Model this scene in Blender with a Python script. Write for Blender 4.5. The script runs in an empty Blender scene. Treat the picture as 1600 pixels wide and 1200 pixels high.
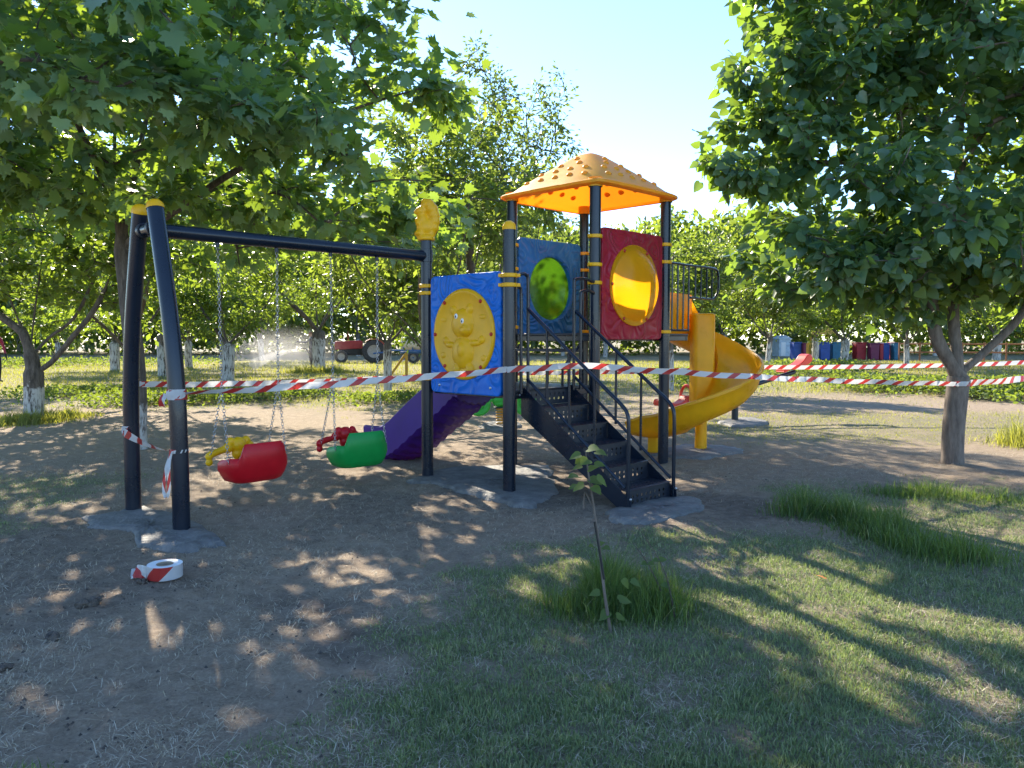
import bpy, bmesh, math, random
import numpy as np
from math import sin, cos, tan, pi, radians, atan2, sqrt
from mathutils import Vector, Matrix, Euler

# ------------------------------------------------------------------ camera, sky, sun, exposure
SC = bpy.context.scene
COL = SC.collection
HC = 1.4
PITCH = 0.05957
FPX = 1202.0
cam_d = bpy.data.cameras.new('camera'); cam = bpy.data.objects.new('camera', cam_d); COL.objects.link(cam)
cam.location = (0, 0, HC); cam.rotation_euler = (pi/2 - PITCH, 0, 0)
cam_d.sensor_width = 36; cam_d.lens = 36*FPX/1600; cam_d.clip_start = .05; cam_d.clip_end = 2000
SC.camera = cam

SUN_EL = radians(31)
SUN_AZ = Vector((-0.43, 0.90)).normalized()          # horizontal direction towards the sun
W = bpy.data.worlds.new('World'); SC.world = W; W.use_nodes = True
wn = W.node_tree.nodes; wl = W.node_tree.links
sky = wn.new('ShaderNodeTexSky'); sky.sky_type = 'NISHITA'; sky.sun_disc = False
sky.sun_elevation = SUN_EL; sky.sun_rotation = atan2(SUN_AZ.x, SUN_AZ.y)
sky.air_density = 0.85; sky.dust_density = 0.05; sky.ozone_density = 4.5
wn['Background'].inputs['Strength'].default_value = 0.125
wl.new(sky.outputs[0], wn['Background'].inputs['Color'])
sd = bpy.data.lights.new('sun', 'SUN'); sd.energy = 4.4; sd.angle = radians(.55); sd.color = (1, .90, .74)
so = bpy.data.objects.new('sun', sd); COL.objects.link(so)
tosun = Vector((SUN_AZ.x*cos(SUN_EL), SUN_AZ.y*cos(SUN_EL), sin(SUN_EL)))
so.rotation_euler = tosun.to_track_quat('Z', 'Y').to_euler()
so.location = (0, 0, 30)
SC.view_settings.view_transform = 'Standard'; SC.view_settings.look = 'None'
SC.view_settings.exposure = 1.82; SC.view_settings.gamma = 1
SC.view_settings.use_curve_mapping = False
SC.cycles.max_bounces = 8; SC.cycles.transparent_max_bounces = 8

def G(px, py, z=0.0):
    """point of height z seen at a pixel of the 1600x1200 photograph"""
    c, s = cos(PITCH), sin(PITCH); vx = (px-800)/FPX; vy = (600-py)/FPX
    d = Vector((vx, c+vy*s, -s+vy*c)); t = (z-HC)/d.z
    return Vector((d.x*t, d.y*t, z))
def D(px, py, Y):
    c, s = cos(PITCH), sin(PITCH); vx = (px-800)/FPX; vy = (600-py)/FPX
    d = Vector((vx, c+vy*s, -s+vy*c)); t = Y/d.y
    return Vector((d.x*t, Y, HC+d.z*t))
def in_view(p, m=0.0):
    x, y, z = p[0], p[1], p[2]-HC; c, s = cos(PITCH), sin(PITCH); d = y*c-z*s
    if d <= .2: return False
    px = 800+FPX*x/d; py = 600-FPX*(y*s+z*c)/d
    return -m < px < 1600+m and -m < py < 1200+m

# ------------------------------------------------------------------ numpy noise
def _hash(ix, iy, seed):
    h = (ix.astype(np.int64)*374761393 + iy.astype(np.int64)*668265263 + seed*1442695041) & 0xffffffff
    h = ((h ^ (h >> 13))*1274126177) & 0xffffffff
    return ((h ^ (h >> 16)) & 0xffff)/65535.0
def vnoise(x, y, seed=0):
    ix, iy = np.floor(x), np.floor(y); fx, fy = x-ix, y-iy
    fx = fx*fx*(3-2*fx); fy = fy*fy*(3-2*fy)
    a = _hash(ix, iy, seed); b = _hash(ix+1, iy, seed); c = _hash(ix, iy+1, seed); d = _hash(ix+1, iy+1, seed)
    return (a*(1-fx)+b*fx)*(1-fy)+(c*(1-fx)+d*fx)*fy
def fbm(x, y, seed=0, o=4):
    r = 0; a = .5; t = 0
    for i in range(o):
        r = r+a*vnoise(x*2**i+17*i, y*2**i-9*i, seed+i); t += a; a *= .5
    return r/t
def ss(t):
    t = np.clip(t, 0, 1); return t*t*(3-2*t)

# ------------------------------------------------------------------ materials
MATS = {}
def newmat(name):
    m = bpy.data.materials.new(name); m.use_nodes = True; nt = m.node_tree
    return m, nt, nt.nodes['Principled BSDF'], nt.nodes['Material Output']
def mottled(name, c1, c2, rough=.6, scale=8, bump=.1, bscale=60, metal=0, spec=.5, coat=0, coords='Object', detail=6, rvar=.15, trans=None, tfac=0, bdist=.01):
    m, nt, b, out = newmat(name); N, L = nt.nodes, nt.links
    tc = N.new('ShaderNodeTexCoord'); n = N.new('ShaderNodeTexNoise'); n.inputs['Scale'].default_value = scale; n.inputs['Detail'].default_value = detail
    n.inputs['Roughness'].default_value = .65
    L.new(tc.outputs[coords], n.inputs['Vector'])
    r = N.new('ShaderNodeValToRGB'); r.color_ramp.elements[0].position = .32; r.color_ramp.elements[1].position = .68
    r.color_ramp.elements[0].color = (*c1, 1); r.color_ramp.elements[1].color = (*c2, 1)
    L.new(n.outputs['Fac'], r.inputs[0]); L.new(r.outputs[0], b.inputs['Base Color'])
    mr = N.new('ShaderNodeMapRange'); mr.inputs['To Min'].default_value = max(0.02, rough-rvar); mr.inputs['To Max'].default_value = min(1, rough+rvar)
    L.new(n.outputs['Fac'], mr.inputs['Value']); L.new(mr.outputs[0], b.inputs['Roughness'])
    b.inputs['Metallic'].default_value = metal; b.inputs['Specular IOR Level'].default_value = spec; b.inputs['Coat Weight'].default_value = coat
    if bump:
        n2 = N.new('ShaderNodeTexNoise'); n2.inputs['Scale'].default_value = bscale; n2.inputs['Detail'].default_value = 4
        L.new(tc.outputs[coords], n2.inputs['Vector'])
        bp = N.new('ShaderNodeBump'); bp.inputs['Strength'].default_value = bump; bp.inputs['Distance'].default_value = bdist
        L.new(n2.outputs['Fac'], bp.inputs['Height']); L.new(bp.outputs[0], b.inputs['Normal'])
    if trans:
        t = N.new('ShaderNodeBsdfTranslucent'); t.inputs['Color'].default_value = (*trans, 1)
        mx = N.new('ShaderNodeMixShader'); mx.inputs[0].default_value = tfac
        L.new(b.outputs[0], mx.inputs[1]); L.new(t.outputs[0], mx.inputs[2]); L.new(mx.outputs[0], out.inputs['Surface'])
    MATS[name] = m; return m
def plastic(name, c, trans=None, tfac=0, rough=.38):
    return mottled(name, tuple(x*.86 for x in c), tuple(min(1, x*1.08) for x in c), rough, 5, .06, 130, trans=trans, tfac=tfac, rvar=.12, bdist=.004, spec=.32)
plastic('yellow', (.78, .40, .004)); plastic('red', (.50, .005, .012)); plastic('green', (.004, .25, .045)); plastic('seat_yellow', (.82, .46, .005))
plastic('blue', (.01, .15, .55)); plastic('dull_blue', (.02, .12, .28)); plastic('maroon', (.36, .018, .035))
plastic('slide_yellow', (.90, .50, .012), (1., .50, .01), .30, .3); plastic('purple', (.045, .014, .22), (.5, .18, .42), .14)
plastic('roof', (.86, .46, .03), (1., .30, .01), .36, .45)
plastic('orange_bubble', (.70, .36, .01), (1., .42, .005), .40, .22); plastic('green_bubble', (.06, .22, .008), (.10, .26, .01), .22, .28)
plastic('lime', (.05, .42, .05)); plastic('coral', (.75, .06, .03)); plastic('bolt_red', (.45, .03, .02)); plastic('spring', (.6, .3, .03))
mottled('navy', (.003, .008, .018), (.006, .013, .026), 0.28, 3, .03, 200, coat=.1, rvar=.08, spec=.4, bdist=.003)
mottled('navy_matte', (.006, .011, .020), (.014, .020, .032), .42, 6, .08, 150, rvar=.12)
mottled('steel', (.35, .36, .37), (.60, .60, .60), .32, 30, .05, 200, metal=.9)
mottled('concrete', (.085, .083, .076), (.21, .20, .185), .75, 7, .9, 28, coords='Object', bdist=.02)
mottled('white', (.75, .75, .73), (.85, .85, .83), .6, 10, .05, 90); mottled('black', (.01, .01, .01), (.02, .02, .02), .5, 10, .05, 90)
mottled('rubber', (.03, .027, .025), (.09, .078, .065), .85, 12, .3, 50); mottled('tractor_red', (.30, .012, .018), (.42, .03, .03), .4, 4, .05, 60)
mottled('rim', (.32, .27, .22), (.48, .42, .34), .7, 9, .1, 60); mottled('cream', (.55, .47, .33), (.7, .62, .46), .6, 4, .1, 40)
mottled('frame_yellow', (.5, .26, .02), (.65, .36, .03), .5, 6, .1, 50); mottled('frame_blue', (.03, .09, .22), (.06, .14, .3), .5, 6, .1, 50)
mottled('rust', (.22, .08, .03), (.36, .15, .06), .75, 9, .2, 50); mottled('wood', (.12, .085, .06), (.2, .15, .11), .85, 14, .4, 50)
mottled('clod', (.06, .048, .038), (.16, .128, .10), .95, 12, 1.0, 60, bdist=.03)
mottled('cardboard', (.32, .25, .17), (.42, .34, .24), .8, 12, .2, 60)
mottled('skin', (.38, .2, .14), (.46, .26, .18), .55, 9, .05, 60)
for nm, c in dict(bin_blue=(.02, .07, .32), bin_red=(.36, .02, .03), bin_yellow=(.72, .38, .02), bin_teal=(.02, .14, .24), bin_maroon=(.16, .02, .07), hut=(.5, .6, .68)).items():
    mottled(nm, tuple(x*.75 for x in c), tuple(min(1, x*1.15) for x in c), .6, 3, .1, 30)

def leaf_material(name, c1, c2, tc, tfac=.45, rough=.42, old=None):
    m, nt, b, out = newmat(name); N, L = nt.nodes, nt.links
    ge = N.new('ShaderNodeNewGeometry'); r = N.new('ShaderNodeValToRGB')
    r.color_ramp.elements[0].color = (*c1, 1); r.color_ramp.elements[1].color = (*c2, 1); r.color_ramp.elements[1].position = .92
    if old:
        e = r.color_ramp.elements.new(.985); e.color = (*old, 1)
    L.new(ge.outputs['Random Per Island'], r.inputs[0]); L.new(r.outputs[0], b.inputs['Base Color'])
    b.inputs['Roughness'].default_value = rough; b.inputs['Specular IOR Level'].default_value = .5
    t = N.new('ShaderNodeBsdfTranslucent')
    hs = N.new('ShaderNodeHueSaturation'); hs.inputs['Color'].default_value = (*tc, 1)
    mr = N.new('ShaderNodeMapRange'); mr.inputs['To Min'].default_value = .65; mr.inputs['To Max'].default_value = 1.25
    L.new(ge.outputs['Random Per Island'], mr.inputs['Value']); L.new(mr.outputs[0], hs.inputs['Value'])
    L.new(hs.outputs[0], t.inputs['Color'])
    mx = N.new('ShaderNodeMixShader'); mx.inputs[0].default_value = tfac
    L.new(b.outputs[0], mx.inputs[1]); L.new(t.outputs[0], mx.inputs[2]); L.new(mx.outputs[0], out.inputs['Surface'])
    MATS[name] = m
leaf_material('leaf_plane', (.045, .125, .072), (.115, .210, .130), (.42, .60, .04), .36, .36)
leaf_material('leaf_lime', (.030, .090, .055), (.085, .160, .090), (.40, .60, .05), .31, .33)
leaf_material('leaf_orchard', (.030, .072, .024), (.095, .150, .045), (.40, .54, .04), .42)
leaf_material('leaf_pear', (.035, .065, .026), (.085, .12, .045), (.30, .40, .06), .38)
leaf_material('leaf_far', (.028, .055, .022), (.075, .11, .035), (.40, .52, .05), .42)
leaf_material('blade_lawn', (.095, .165, .070), (.27, .29, .15), (.34, .44, .09), .30, .6, (.50, .43, .28))
leaf_material('blade_long', (.035, .085, .024), (.095, .16, .045), (.28, .40, .04), .36, .5, (.36, .32, .16))
leaf_material('blade_dry', (.42, .345, .23), (.70, .61, .46), (.4, .33, .2), .2, .7)
leaf_material('blade_far', (.09, .12, .03), (.20, .20, .06), (.50, .50, .06), .45, .6, (.42, .35, .17))
leaf_material('cover', (.035, .080, .024), (.10, .15, .04), (.36, .46, .04), .38, .75)

def bark(name, c1, c2, white=False, wtop=1.15):
    m, nt, b, out = newmat(name); N, L = nt.nodes, nt.links
    tc = N.new('ShaderNodeTexCoord'); mp = N.new('ShaderNodeMapping'); mp.inputs['Scale'].default_value = (14, 14, 3)
    n = N.new('ShaderNodeTexNoise'); n.inputs['Scale'].default_value = 1.6; n.inputs['Detail'].default_value = 8; n.inputs['Roughness'].default_value = .7
    L.new(tc.outputs['Object'], mp.inputs[0]); L.new(mp.outputs[0], n.inputs['Vector'])
    r = N.new('ShaderNodeValToRGB'); r.color_ramp.elements[0].position = .35; r.color_ramp.elements[1].position = .68
    r.color_ramp.elements[0].color = (*c1, 1); r.color_ramp.elements[1].color = (*c2, 1); L.new(n.outputs['Fac'], r.inputs[0])
    col = r.outputs[0]
    if white:                                               # limewash on the lower trunk, flaking
        sp = N.new('ShaderNodeSeparateXYZ'); L.new(tc.outputs['Object'], sp.inputs[0])
        n3 = N.new('ShaderNodeTexNoise'); n3.inputs['Scale'].default_value = 9; n3.inputs['Detail'].default_value = 6; L.new(tc.outputs['Object'], n3.inputs['Vector'])
        a = N.new('ShaderNodeMath'); a.operation = 'MULTIPLY_ADD'; a.inputs[1].default_value = .9; L.new(n3.outputs['Fac'], a.inputs[0]); L.new(sp.outputs['Z'], a.inputs[2])
        lt = N.new('ShaderNodeMapRange'); lt.inputs['From Min'].default_value = wtop+.50; lt.inputs['From Max'].default_value = wtop+.40; L.new(a.outputs[0], lt.inputs['Value'])
        fl = N.new('ShaderNodeMapRange'); fl.inputs['From Min'].default_value = .40; fl.inputs['From Max'].default_value = .52; L.new(n.outputs['Fac'], fl.inputs['Value'])
        mu = N.new('ShaderNodeMath'); mu.operation = 'MULTIPLY'; L.new(lt.outputs[0], mu.inputs[0]); L.new(fl.outputs[0], mu.inputs[1])
        mx = N.new('ShaderNodeMix'); mx.data_type = 'RGBA'; L.new(mu.outputs[0], mx.inputs['Factor']); L.new(col, mx.inputs['A']); mx.inputs['B'].default_value = (.52, .50, .46, 1)
        col = mx.outputs['Result']
    L.new(col, b.inputs['Base Color']); b.inputs['Roughness'].default_value = .9
    bp = N.new('ShaderNodeBump'); bp.inputs['Strength'].default_value = .8; bp.inputs['Distance'].default_value = .02; L.new(n.outputs['Fac'], bp.inputs['Height']); L.new(bp.outputs[0], b.inputs['Normal'])
    MATS[name] = m
bark('bark', (.05, .038, .028), (.16, .125, .095)); bark('bark_grey', (.10, .078, .062), (.23, .185, .15)); bark('bark_white', (.06, .048, .036), (.19, .155, .12), True, .95); bark('bark_speck', (.05, .04, .032), (.17, .14, .115), True, .55)

def tape_material():
    m, nt, b, out = newmat('tape'); N, L = nt.nodes, nt.links
    uv = N.new('ShaderNodeUVMap'); uv.uv_map = 'UVMap'; sp = N.new('ShaderNodeSeparateXYZ'); L.new(uv.outputs[0], sp.inputs[0])
    a = N.new('ShaderNodeMath'); a.operation = 'MULTIPLY_ADD'; a.inputs[1].default_value = -.09; L.new(sp.outputs['Y'], a.inputs[0]); L.new(sp.outputs['X'], a.inputs[2])
    d = N.new('ShaderNodeMath'); d.operation = 'MULTIPLY'; d.inputs[1].default_value = 1/.24; L.new(a.outputs[0], d.inputs[0])
    f = N.new('ShaderNodeMath'); f.operation = 'FRACT'; L.new(d.outputs[0], f.inputs[0])
    g = N.new('ShaderNodeMath'); g.operation = 'LESS_THAN'; g.inputs[1].default_value = .36; L.new(f.outputs[0], g.inputs[0])
    mx = N.new('ShaderNodeMix'); mx.data_type = 'RGBA'; L.new(g.outputs[0], mx.inputs['Factor']); mx.inputs['A'].default_value = (.62, .61, .60, 1); mx.inputs['B'].default_value = (.46, .035, .03, 1)
    L.new(mx.outputs['Result'], b.inputs['Base Color']); b.inputs['Roughness'].default_value = .35
    t = N.new('ShaderNodeBsdfTranslucent'); L.new(mx.outputs['Result'], t.inputs['Color'])
    ms = N.new('ShaderNodeMixShader'); ms.inputs[0].default_value = .3; L.new(b.outputs[0], ms.inputs[1]); L.new(t.outputs[0], ms.inputs[2]); L.new(ms.outputs[0], out.inputs['Surface'])
    MATS['tape'] = m
tape_material()

def ground_material():
    m, nt, b, out = newmat('ground'); N, L = nt.nodes, nt.links
    tc = N.new('ShaderNodeTexCoord'); at = N.new('ShaderNodeAttribute'); at.attribute_name = 'cover'
    sp = N.new('ShaderNodeSeparateColor'); L.new(at.outputs['Color'], sp.inputs[0])
    def noise(scale, detail=8, rough=.65):
        n = N.new('ShaderNodeTexNoise'); n.inputs['Scale'].default_value = scale; n.inputs['Detail'].default_value = detail; n.inputs['Roughness'].default_value = rough
        L.new(tc.outputs['Object'], n.inputs['Vector']); return n.outputs['Fac']
    def ramp(f, stops):
        r = N.new('ShaderNodeValToRGB')
        while len(r.color_ramp.elements) < len(stops): r.color_ramp.elements.new(.5)
        for e, (p, c) in zip(r.color_ramp.elements, stops): e.position = p; e.color = (*c, 1)
        L.new(f, r.inputs[0]); return r.outputs[0]
    def mix(f, a, c):
        x = N.new('ShaderNodeMix'); x.data_type = 'RGBA'; L.new(f, x.inputs['Factor']); L.new(a, x.inputs['A']); L.new(c, x.inputs['B']); return x.outputs['Result']
    n1 = noise(1.3); n2 = noise(11); n3 = noise(60, 5, .7); n4 = noise(240, 3, .6)
    soil = ramp(n2, [(.28, (.19, .140, .098)), (.5, (.36, .272, .190)), (.72, (.52, .41, .30))])
    straw = ramp(n3, [(.35, (.23, .175, .122)), (.55, (.38, .295, .205)), (.72, (.55, .45, .33))])
    s = mix(n1, soil, straw)
    dark = ramp(n2, [(.3, (.075, .06, .05)), (.7, (.21, .168, .135))])
    s = mix(sp.outputs[1], s, dark)                          # freshly dug damp earth
    thatch = ramp(n3, [(.3, (.11, .112, .06)), (.5, (.20, .195, .11)), (.7, (.36, .32, .21))])
    s = mix(sp.outputs[0], s, thatch)
    L.new(s, b.inputs['Base Color']); b.inputs['Roughness'].default_value = .95; b.inputs['Specular IOR Level'].default_value = .2
    add = N.new('ShaderNodeMath'); add.operation = 'MULTIPLY_ADD'; add.inputs[1].default_value = .35; L.new(n4, add.inputs[0]); L.new(n3, add.inputs[2])
    bp = N.new('ShaderNodeBump'); bp.inputs['Strength'].default_value = .9; bp.inputs['Distance'].default_value = .025; L.new(add.outputs[0], bp.inputs['Height']); L.new(bp.outputs[0], b.inputs['Normal'])
    MATS['ground'] = m
ground_material()

# ------------------------------------------------------------------ mesh helpers
def obj(name, me, parent=None, mat=None):
    o = bpy.data.objects.new(name, me); COL.objects.link(o)
    if parent: o.parent = parent
    if mat: me.materials.append(MATS[mat])
    return o
def tag(o, label=None, cat=None, group=None, kind=None):
    if label: o['label'] = label
    if cat: o['category'] = cat
    if group: o['group'] = group
    if kind: o['kind'] = kind
    return o
def thing(name, loc, rz, label, cat, group=None):
    o = bpy.data.objects.new(name, None); COL.objects.link(o); o.location = loc; o.rotation_euler = (0, 0, rz); o.empty_display_size = .1
    return tag(o, label, cat, group)
def catmull(P, n):
    P = [Vector(p) for p in P]; Q = [2*P[0]-P[1]]+P+[2*P[-1]-P[-2]]; out = []
    for i in range(1, len(Q)-2):
        for k in range(n):
            t = k/n; a, b, c, d = Q[i-1:i+3]
            out.append(.5*((2*b)+(c-a)*t+(2*a-5*b+4*c-d)*t*t+(3*b-a-3*c+d)*t**3))
    return out+[P[-1]]
class MB:
    def __init__(s): s.v = []; s.f = []
    def add(s, V, F):
        o = len(s.v); s.v += [tuple(p) for p in V]; s.f += [tuple(i+o for i in f) for f in F]; return s
    def box(s, c, d, rot=None):
        x, y, z = d[0]/2, d[1]/2, d[2]/2
        V = [Vector(p) for p in ((-x, -y, -z), (x, -y, -z), (x, y, -z), (-x, y, -z), (-x, -y, z), (x, -y, z), (x, y, z), (-x, y, z))]
        if rot is not None: V = [rot@p for p in V]
        return s.add([p+Vector(c) for p in V], [(0, 3, 2, 1), (4, 5, 6, 7), (0, 1, 5, 4), (1, 2, 6, 5), (2, 3, 7, 6), (3, 0, 4, 7)])
    def tube(s, path, r, n=10, caps=True):
        P = [Vector(p) for p in path]; R = r if isinstance(r, (list, tuple)) else [r]*len(P)
        V = []; F = []; prev = None
        for i, p in enumerate(P):
            t = (P[min(i+1, len(P)-1)]-P[max(i-1, 0)]).normalized()
            if prev is None:
                a = Vector((0, 0, 1)) if abs(t.z) < .9 else Vector((1, 0, 0)); x = t.cross(a).normalized()
            else:
                x = (prev-t*prev.dot(t)).normalized()
            prev = x; y = t.cross(x)
            V += [p+(x*cos(2*pi*k/n)+y*sin(2*pi*k/n))*R[i] for k in range(n)]
        for i in range(len(P)-1):
            for k in range(n): F.append((i*n+k, i*n+(k+1) % n, (i+1)*n+(k+1) % n, (i+1)*n+k))
        if caps: F.append(tuple(range(n))[::-1]); F.append(tuple((len(P)-1)*n+k for k in range(n)))
        return s.add(V, F)
    def ball(s, c, r, n=14, m=9, rot=None, zmin=-1):
        r = (r, r, r) if isinstance(r, (int, float)) else r; V = []; F = []
        for j in range(m+1):
            a = pi*j/m
            z = max(cos(a), zmin); q = sqrt(max(0, 1-cos(a)**2)) if cos(a) >= zmin else sqrt(max(0, 1-zmin*zmin))*(1-(zmin-cos(a))/(1+zmin+1e-6)) if zmin > -1 else sin(a)
            for k in range(n):
                p = Vector((q*cos(2*pi*k/n)*r[0], q*sin(2*pi*k/n)*r[1], z*r[2]))
                V.append((rot@p if rot is not None else p)+Vector(c))
        for j in range(m):
            for k in range(n): F.append((j*n+k, (j+1)*n+k, (j+1)*n+(k+1) % n, j*n+(k+1) % n))
        return s.add(V, F)
    def lathe(s, prof, c=(0, 0, 0), n=24, rot=None):
        V = []; F = []; c = Vector(c)
        for (r, z) in prof:
            for k in range(n):
                p = Vector((r*cos(2*pi*k/n), r*sin(2*pi*k/n), z)); V.append((rot@p if rot is not None else p)+c)
        for j in range(len(prof)-1):
            for k in range(n): F.append((j*n+k, j*n+(k+1) % n, (j+1)*n+(k+1) % n, (j+1)*n+k))
        return s.add(V, F)
    def prism(s, outline, M, depth):
        """outline (2d) in the xy plane of matrix M, extruded along its z"""
        n = len(outline); V = [M@Vector((a, b, 0)) for a, b in outline]+[M@Vector((a, b, depth)) for a, b in outline]
        return s.add(V, [tuple(range(n))[::-1], tuple(range(n, 2*n))]+[(k, (k+1) % n, n+(k+1) % n, n+k) for k in range(n)])
    def build(s, name, mat, parent=None, smooth=True, bevel=0, seg=2, angle=40):
        me = bpy.data.meshes.new(name); me.from_pydata(s.v, [], s.f); bm = bmesh.new(); bm.from_mesh(me)
        bmesh.ops.remove_doubles(bm, verts=bm.verts, dist=1e-5); bmesh.ops.recalc_face_normals(bm, faces=bm.faces); bm.to_mesh(me); bm.free()
        if smooth:
            me.polygons.foreach_set('use_smooth', [True]*len(me.polygons))
            try: me.set_sharp_from_angle(angle=radians(angle))
            except Exception: pass
        o = obj(name, me, parent, mat)
        if bevel:
            b = o.modifiers.new('bevel', 'BEVEL'); b.width = bevel; b.segments = seg; b.limit_method = 'ANGLE'; b.angle_limit = radians(35); b.harden_normals = False
        return o
def npmesh(name, V, F3=None, F4=None):
    """fast mesh from numpy arrays of triangles and/or quads"""
    V = np.asarray(V, np.float32).reshape(-1, 3); loops = []; starts = []; tot = 0
    if F3 is not None and len(F3): F3 = np.asarray(F3, np.int32); loops.append(F3.ravel()); starts.append(np.arange(len(F3))*3); tot = len(F3)*3
    if F4 is not None and len(F4): F4 = np.asarray(F4, np.int32); loops.append(F4.ravel()); starts.append(tot+np.arange(len(F4))*4)
    lo = np.concatenate(loops); st = np.concatenate(starts)
    me = bpy.data.meshes.new(name); me.vertices.add(len(V)); me.vertices.foreach_set('co', V.ravel())
    me.loops.add(len(lo)); me.loops.foreach_set('vertex_index', lo.astype(np.int32))
    me.polygons.add(len(st)); me.polygons.foreach_set('loop_start', st.astype(np.int32))
    me.update(calc_edges=True); return me
def copy_thing(o, loc, rz, sc, label, group=None):
    c = o.copy(); COL.objects.link(c); c.location = loc; c.rotation_euler = (0, 0, rz); c.scale = sc
    c['label'] = label
    if group: c['group'] = group
    for ch in o.children:
        k = ch.copy(); COL.objects.link(k); k.parent = c
    return c

# ------------------------------------------------------------------ ground
def cover(x, y):
    """lawn density and damp-earth amount at ground points"""
    n = fbm(x*.8, y*.8, 3); n2 = fbm(x*3.1, y*3.1, 11); n3 = fbm(x*9, y*9, 23, 3)
    wob = (n2-.5)*1.1
    xb = np.interp(y, [1, 2.5, 3.5, 4.5, 5.0, 5.6], [-1.15, -.95, -.85, -.95, -.45, .35])
    A = ss((x-xb+wob)/.8)*ss((5.75-y+wob*.6)/.6)
    B = ss((x-2.1+wob*.5)/.5)*ss((7.7-y+wob)/.7)
    C = ss((-3.3-x+wob)/.6)*ss((y-5.4+wob)/.5)*ss((8.2-y)/.8)*.6
    Dm = ss((x-1.6+wob)/1.2)*ss((y-9.8+wob)/1.2)*(1-ss((y-13.6)/1.5))*.75
    E = ss((y-14.5+wob*3+(n-.5)*6)/3.5)*(.45+.75*n)
    path = ss((x-1)/2)*ss((y-14.2)/.8)*(1-ss((y-18.6)/1.5))
    g = np.maximum.reduce([A, B, C, Dm, E*(1-.85*path)])
    g = g*np.clip(.42+1.35*(n2-.2)+.7*(n3-.5), 0, 1)
    g = np.where(y < 0, .6*n2, g)
    damp = ss((fbm(x*.9+5, y*.9, 41)-.52)/.16)*ss((8.6-y)/2)*(1-A)*.35
    for cx, cy, r in ((-1.0, 3.95, .38), (.35, 7.0, .8), (1.9, 6.3, .7), (-.75, 3.5, .3), (.1, 8.1, .8), (3.8, 13.3, 1.2)):
        damp = np.maximum(damp, ss(1.35-np.hypot(x-cx, (y-cy))/r+wob*1.6)*.62)
    return np.clip(g, 0, 1), np.clip(damp, 0, 1)
def gheight(x, y):
    near = np.exp(-np.maximum(0, np.hypot(x, y-4)-6)/6.0)
    h = (fbm(x*.5, y*.5, 51)-.5)*.06+near*((fbm(x*3, y*3, 61)-.5)*.034+(fbm(x*14, y*14, 71, 3)-.5)*.034)
    return h-.005
def axis(a, b, st, out, grow):
    v = list(np.arange(a, b, st)); s = st
    while v[-1] < out: s = min(s*grow, 25); v.append(v[-1]+s)
    return v
xs = np.array(axis(0, 5.2, .032, 320, 1.22)); xs = np.concatenate([-xs[:0:-1], xs])
ys = np.array(axis(1.6, 9.2, .030, 380, 1.16)); back = []
s_ = .05; t_ = 1.6
while t_ > -60: s_ *= 1.4; t_ -= s_; back.append(t_)
ys = np.concatenate([np.array(back[::-1]), ys])
X, Y = np.meshgrid(xs, ys); gx, gy = X.ravel(), Y.ravel()
Vg = np.stack([gx, gy, gheight(gx, gy)], 1); nx, ny = len(xs), len(ys)
I = np.arange(nx*ny).reshape(ny, nx); F4 = np.stack([I[:-1, :-1], I[:-1, 1:], I[1:, 1:], I[1:, :-1]], -1).reshape(-1, 4)
gm = npmesh('ground', Vg, None, F4); g_, d_ = cover(gx, gy)
ca = gm.color_attributes.new('cover', 'FLOAT_COLOR', 'POINT'); ca.data.foreach_set('color', np.stack([g_, d_, g_*0, g_*0+1], 1).astype(np.float32).ravel())
gm.polygons.foreach_set('use_smooth', np.ones(len(gm.polygons), bool))
tag(obj('ground', gm, None, 'ground'), 'trampled earth and patchy lawn of the park', kind='structure')
def gz(x, y): return float(gheight(np.array([float(x)]), np.array([float(y)]))[0])

def blades(name, x, y, length, width, lean, mat, label, seed=0, z0=None, cat='grass', flat=False):
    rng = np.random.default_rng(seed); n = len(x)
    z = gheight(x, y)-.004 if z0 is None else z0
    a = rng.uniform(0, 2*pi, n); dx, dy = np.cos(a), np.sin(a); b = rng.uniform(0, 2*pi, n); wx, wy = np.cos(b)*width/2, np.sin(b)*width/2
    ln = length; le = lean*rng.uniform(.3, 1.2, n); h1 = ln*.55; h2 = ln*np.sqrt(np.clip(1-le*le*.8, .06, 1))
    if flat: le = rng.uniform(.8, 1.0, n); h2 = rng.uniform(.0, .016, n)+.004; h1 = h2+rng.uniform(0, .010, n)
    base = np.stack([x, y, z], 1); w = np.stack([wx, wy, wx*0], 1)
    mid = base+np.stack([dx*le*ln*(.5 if flat else .35)+(wy*9 if flat else 0), dy*le*ln*(.5 if flat else .35)-(wx*9 if flat else 0), np.minimum(h1, h2*.7) if not flat else h1], 1); tip = base+np.stack([dx*le*ln, dy*le*ln, h2], 1)
    V = np.stack([base-w, base+w, mid+w*.8, mid-w*.8, tip], 1).reshape(-1, 3)
    k = (np.arange(n)*5)[:, None]; F3 = k+np.array([[3, 2, 4]]); Q = k+np.array([[0, 1, 2, 3]])
    o = obj(name, npmesh(name, V, F3, Q), None, mat)
    return tag(o, label, cat, kind='stuff')
def scatter(n, y0, y1, seed, margin=.4):
    rng = np.random.default_rng(seed); u = rng.uniform(0, 1, n); y = 1/((1-u)/y0+u/y1)
    # more even on the ground than on the screen
    y = np.where(rng.uniform(0, 1, n) < .55, rng.uniform(y0, y1, n), y)
    x = rng.uniform(-1, 1, n)*(.70*y+margin); return x, y, rng
x, y, rng = scatter(420000, 1.9, 7.9, 1); g, d = cover(x, y); k = rng.uniform(0, 1, len(x)) < g*1.0; x, y, g = x[k], y[k], g[k]
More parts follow.
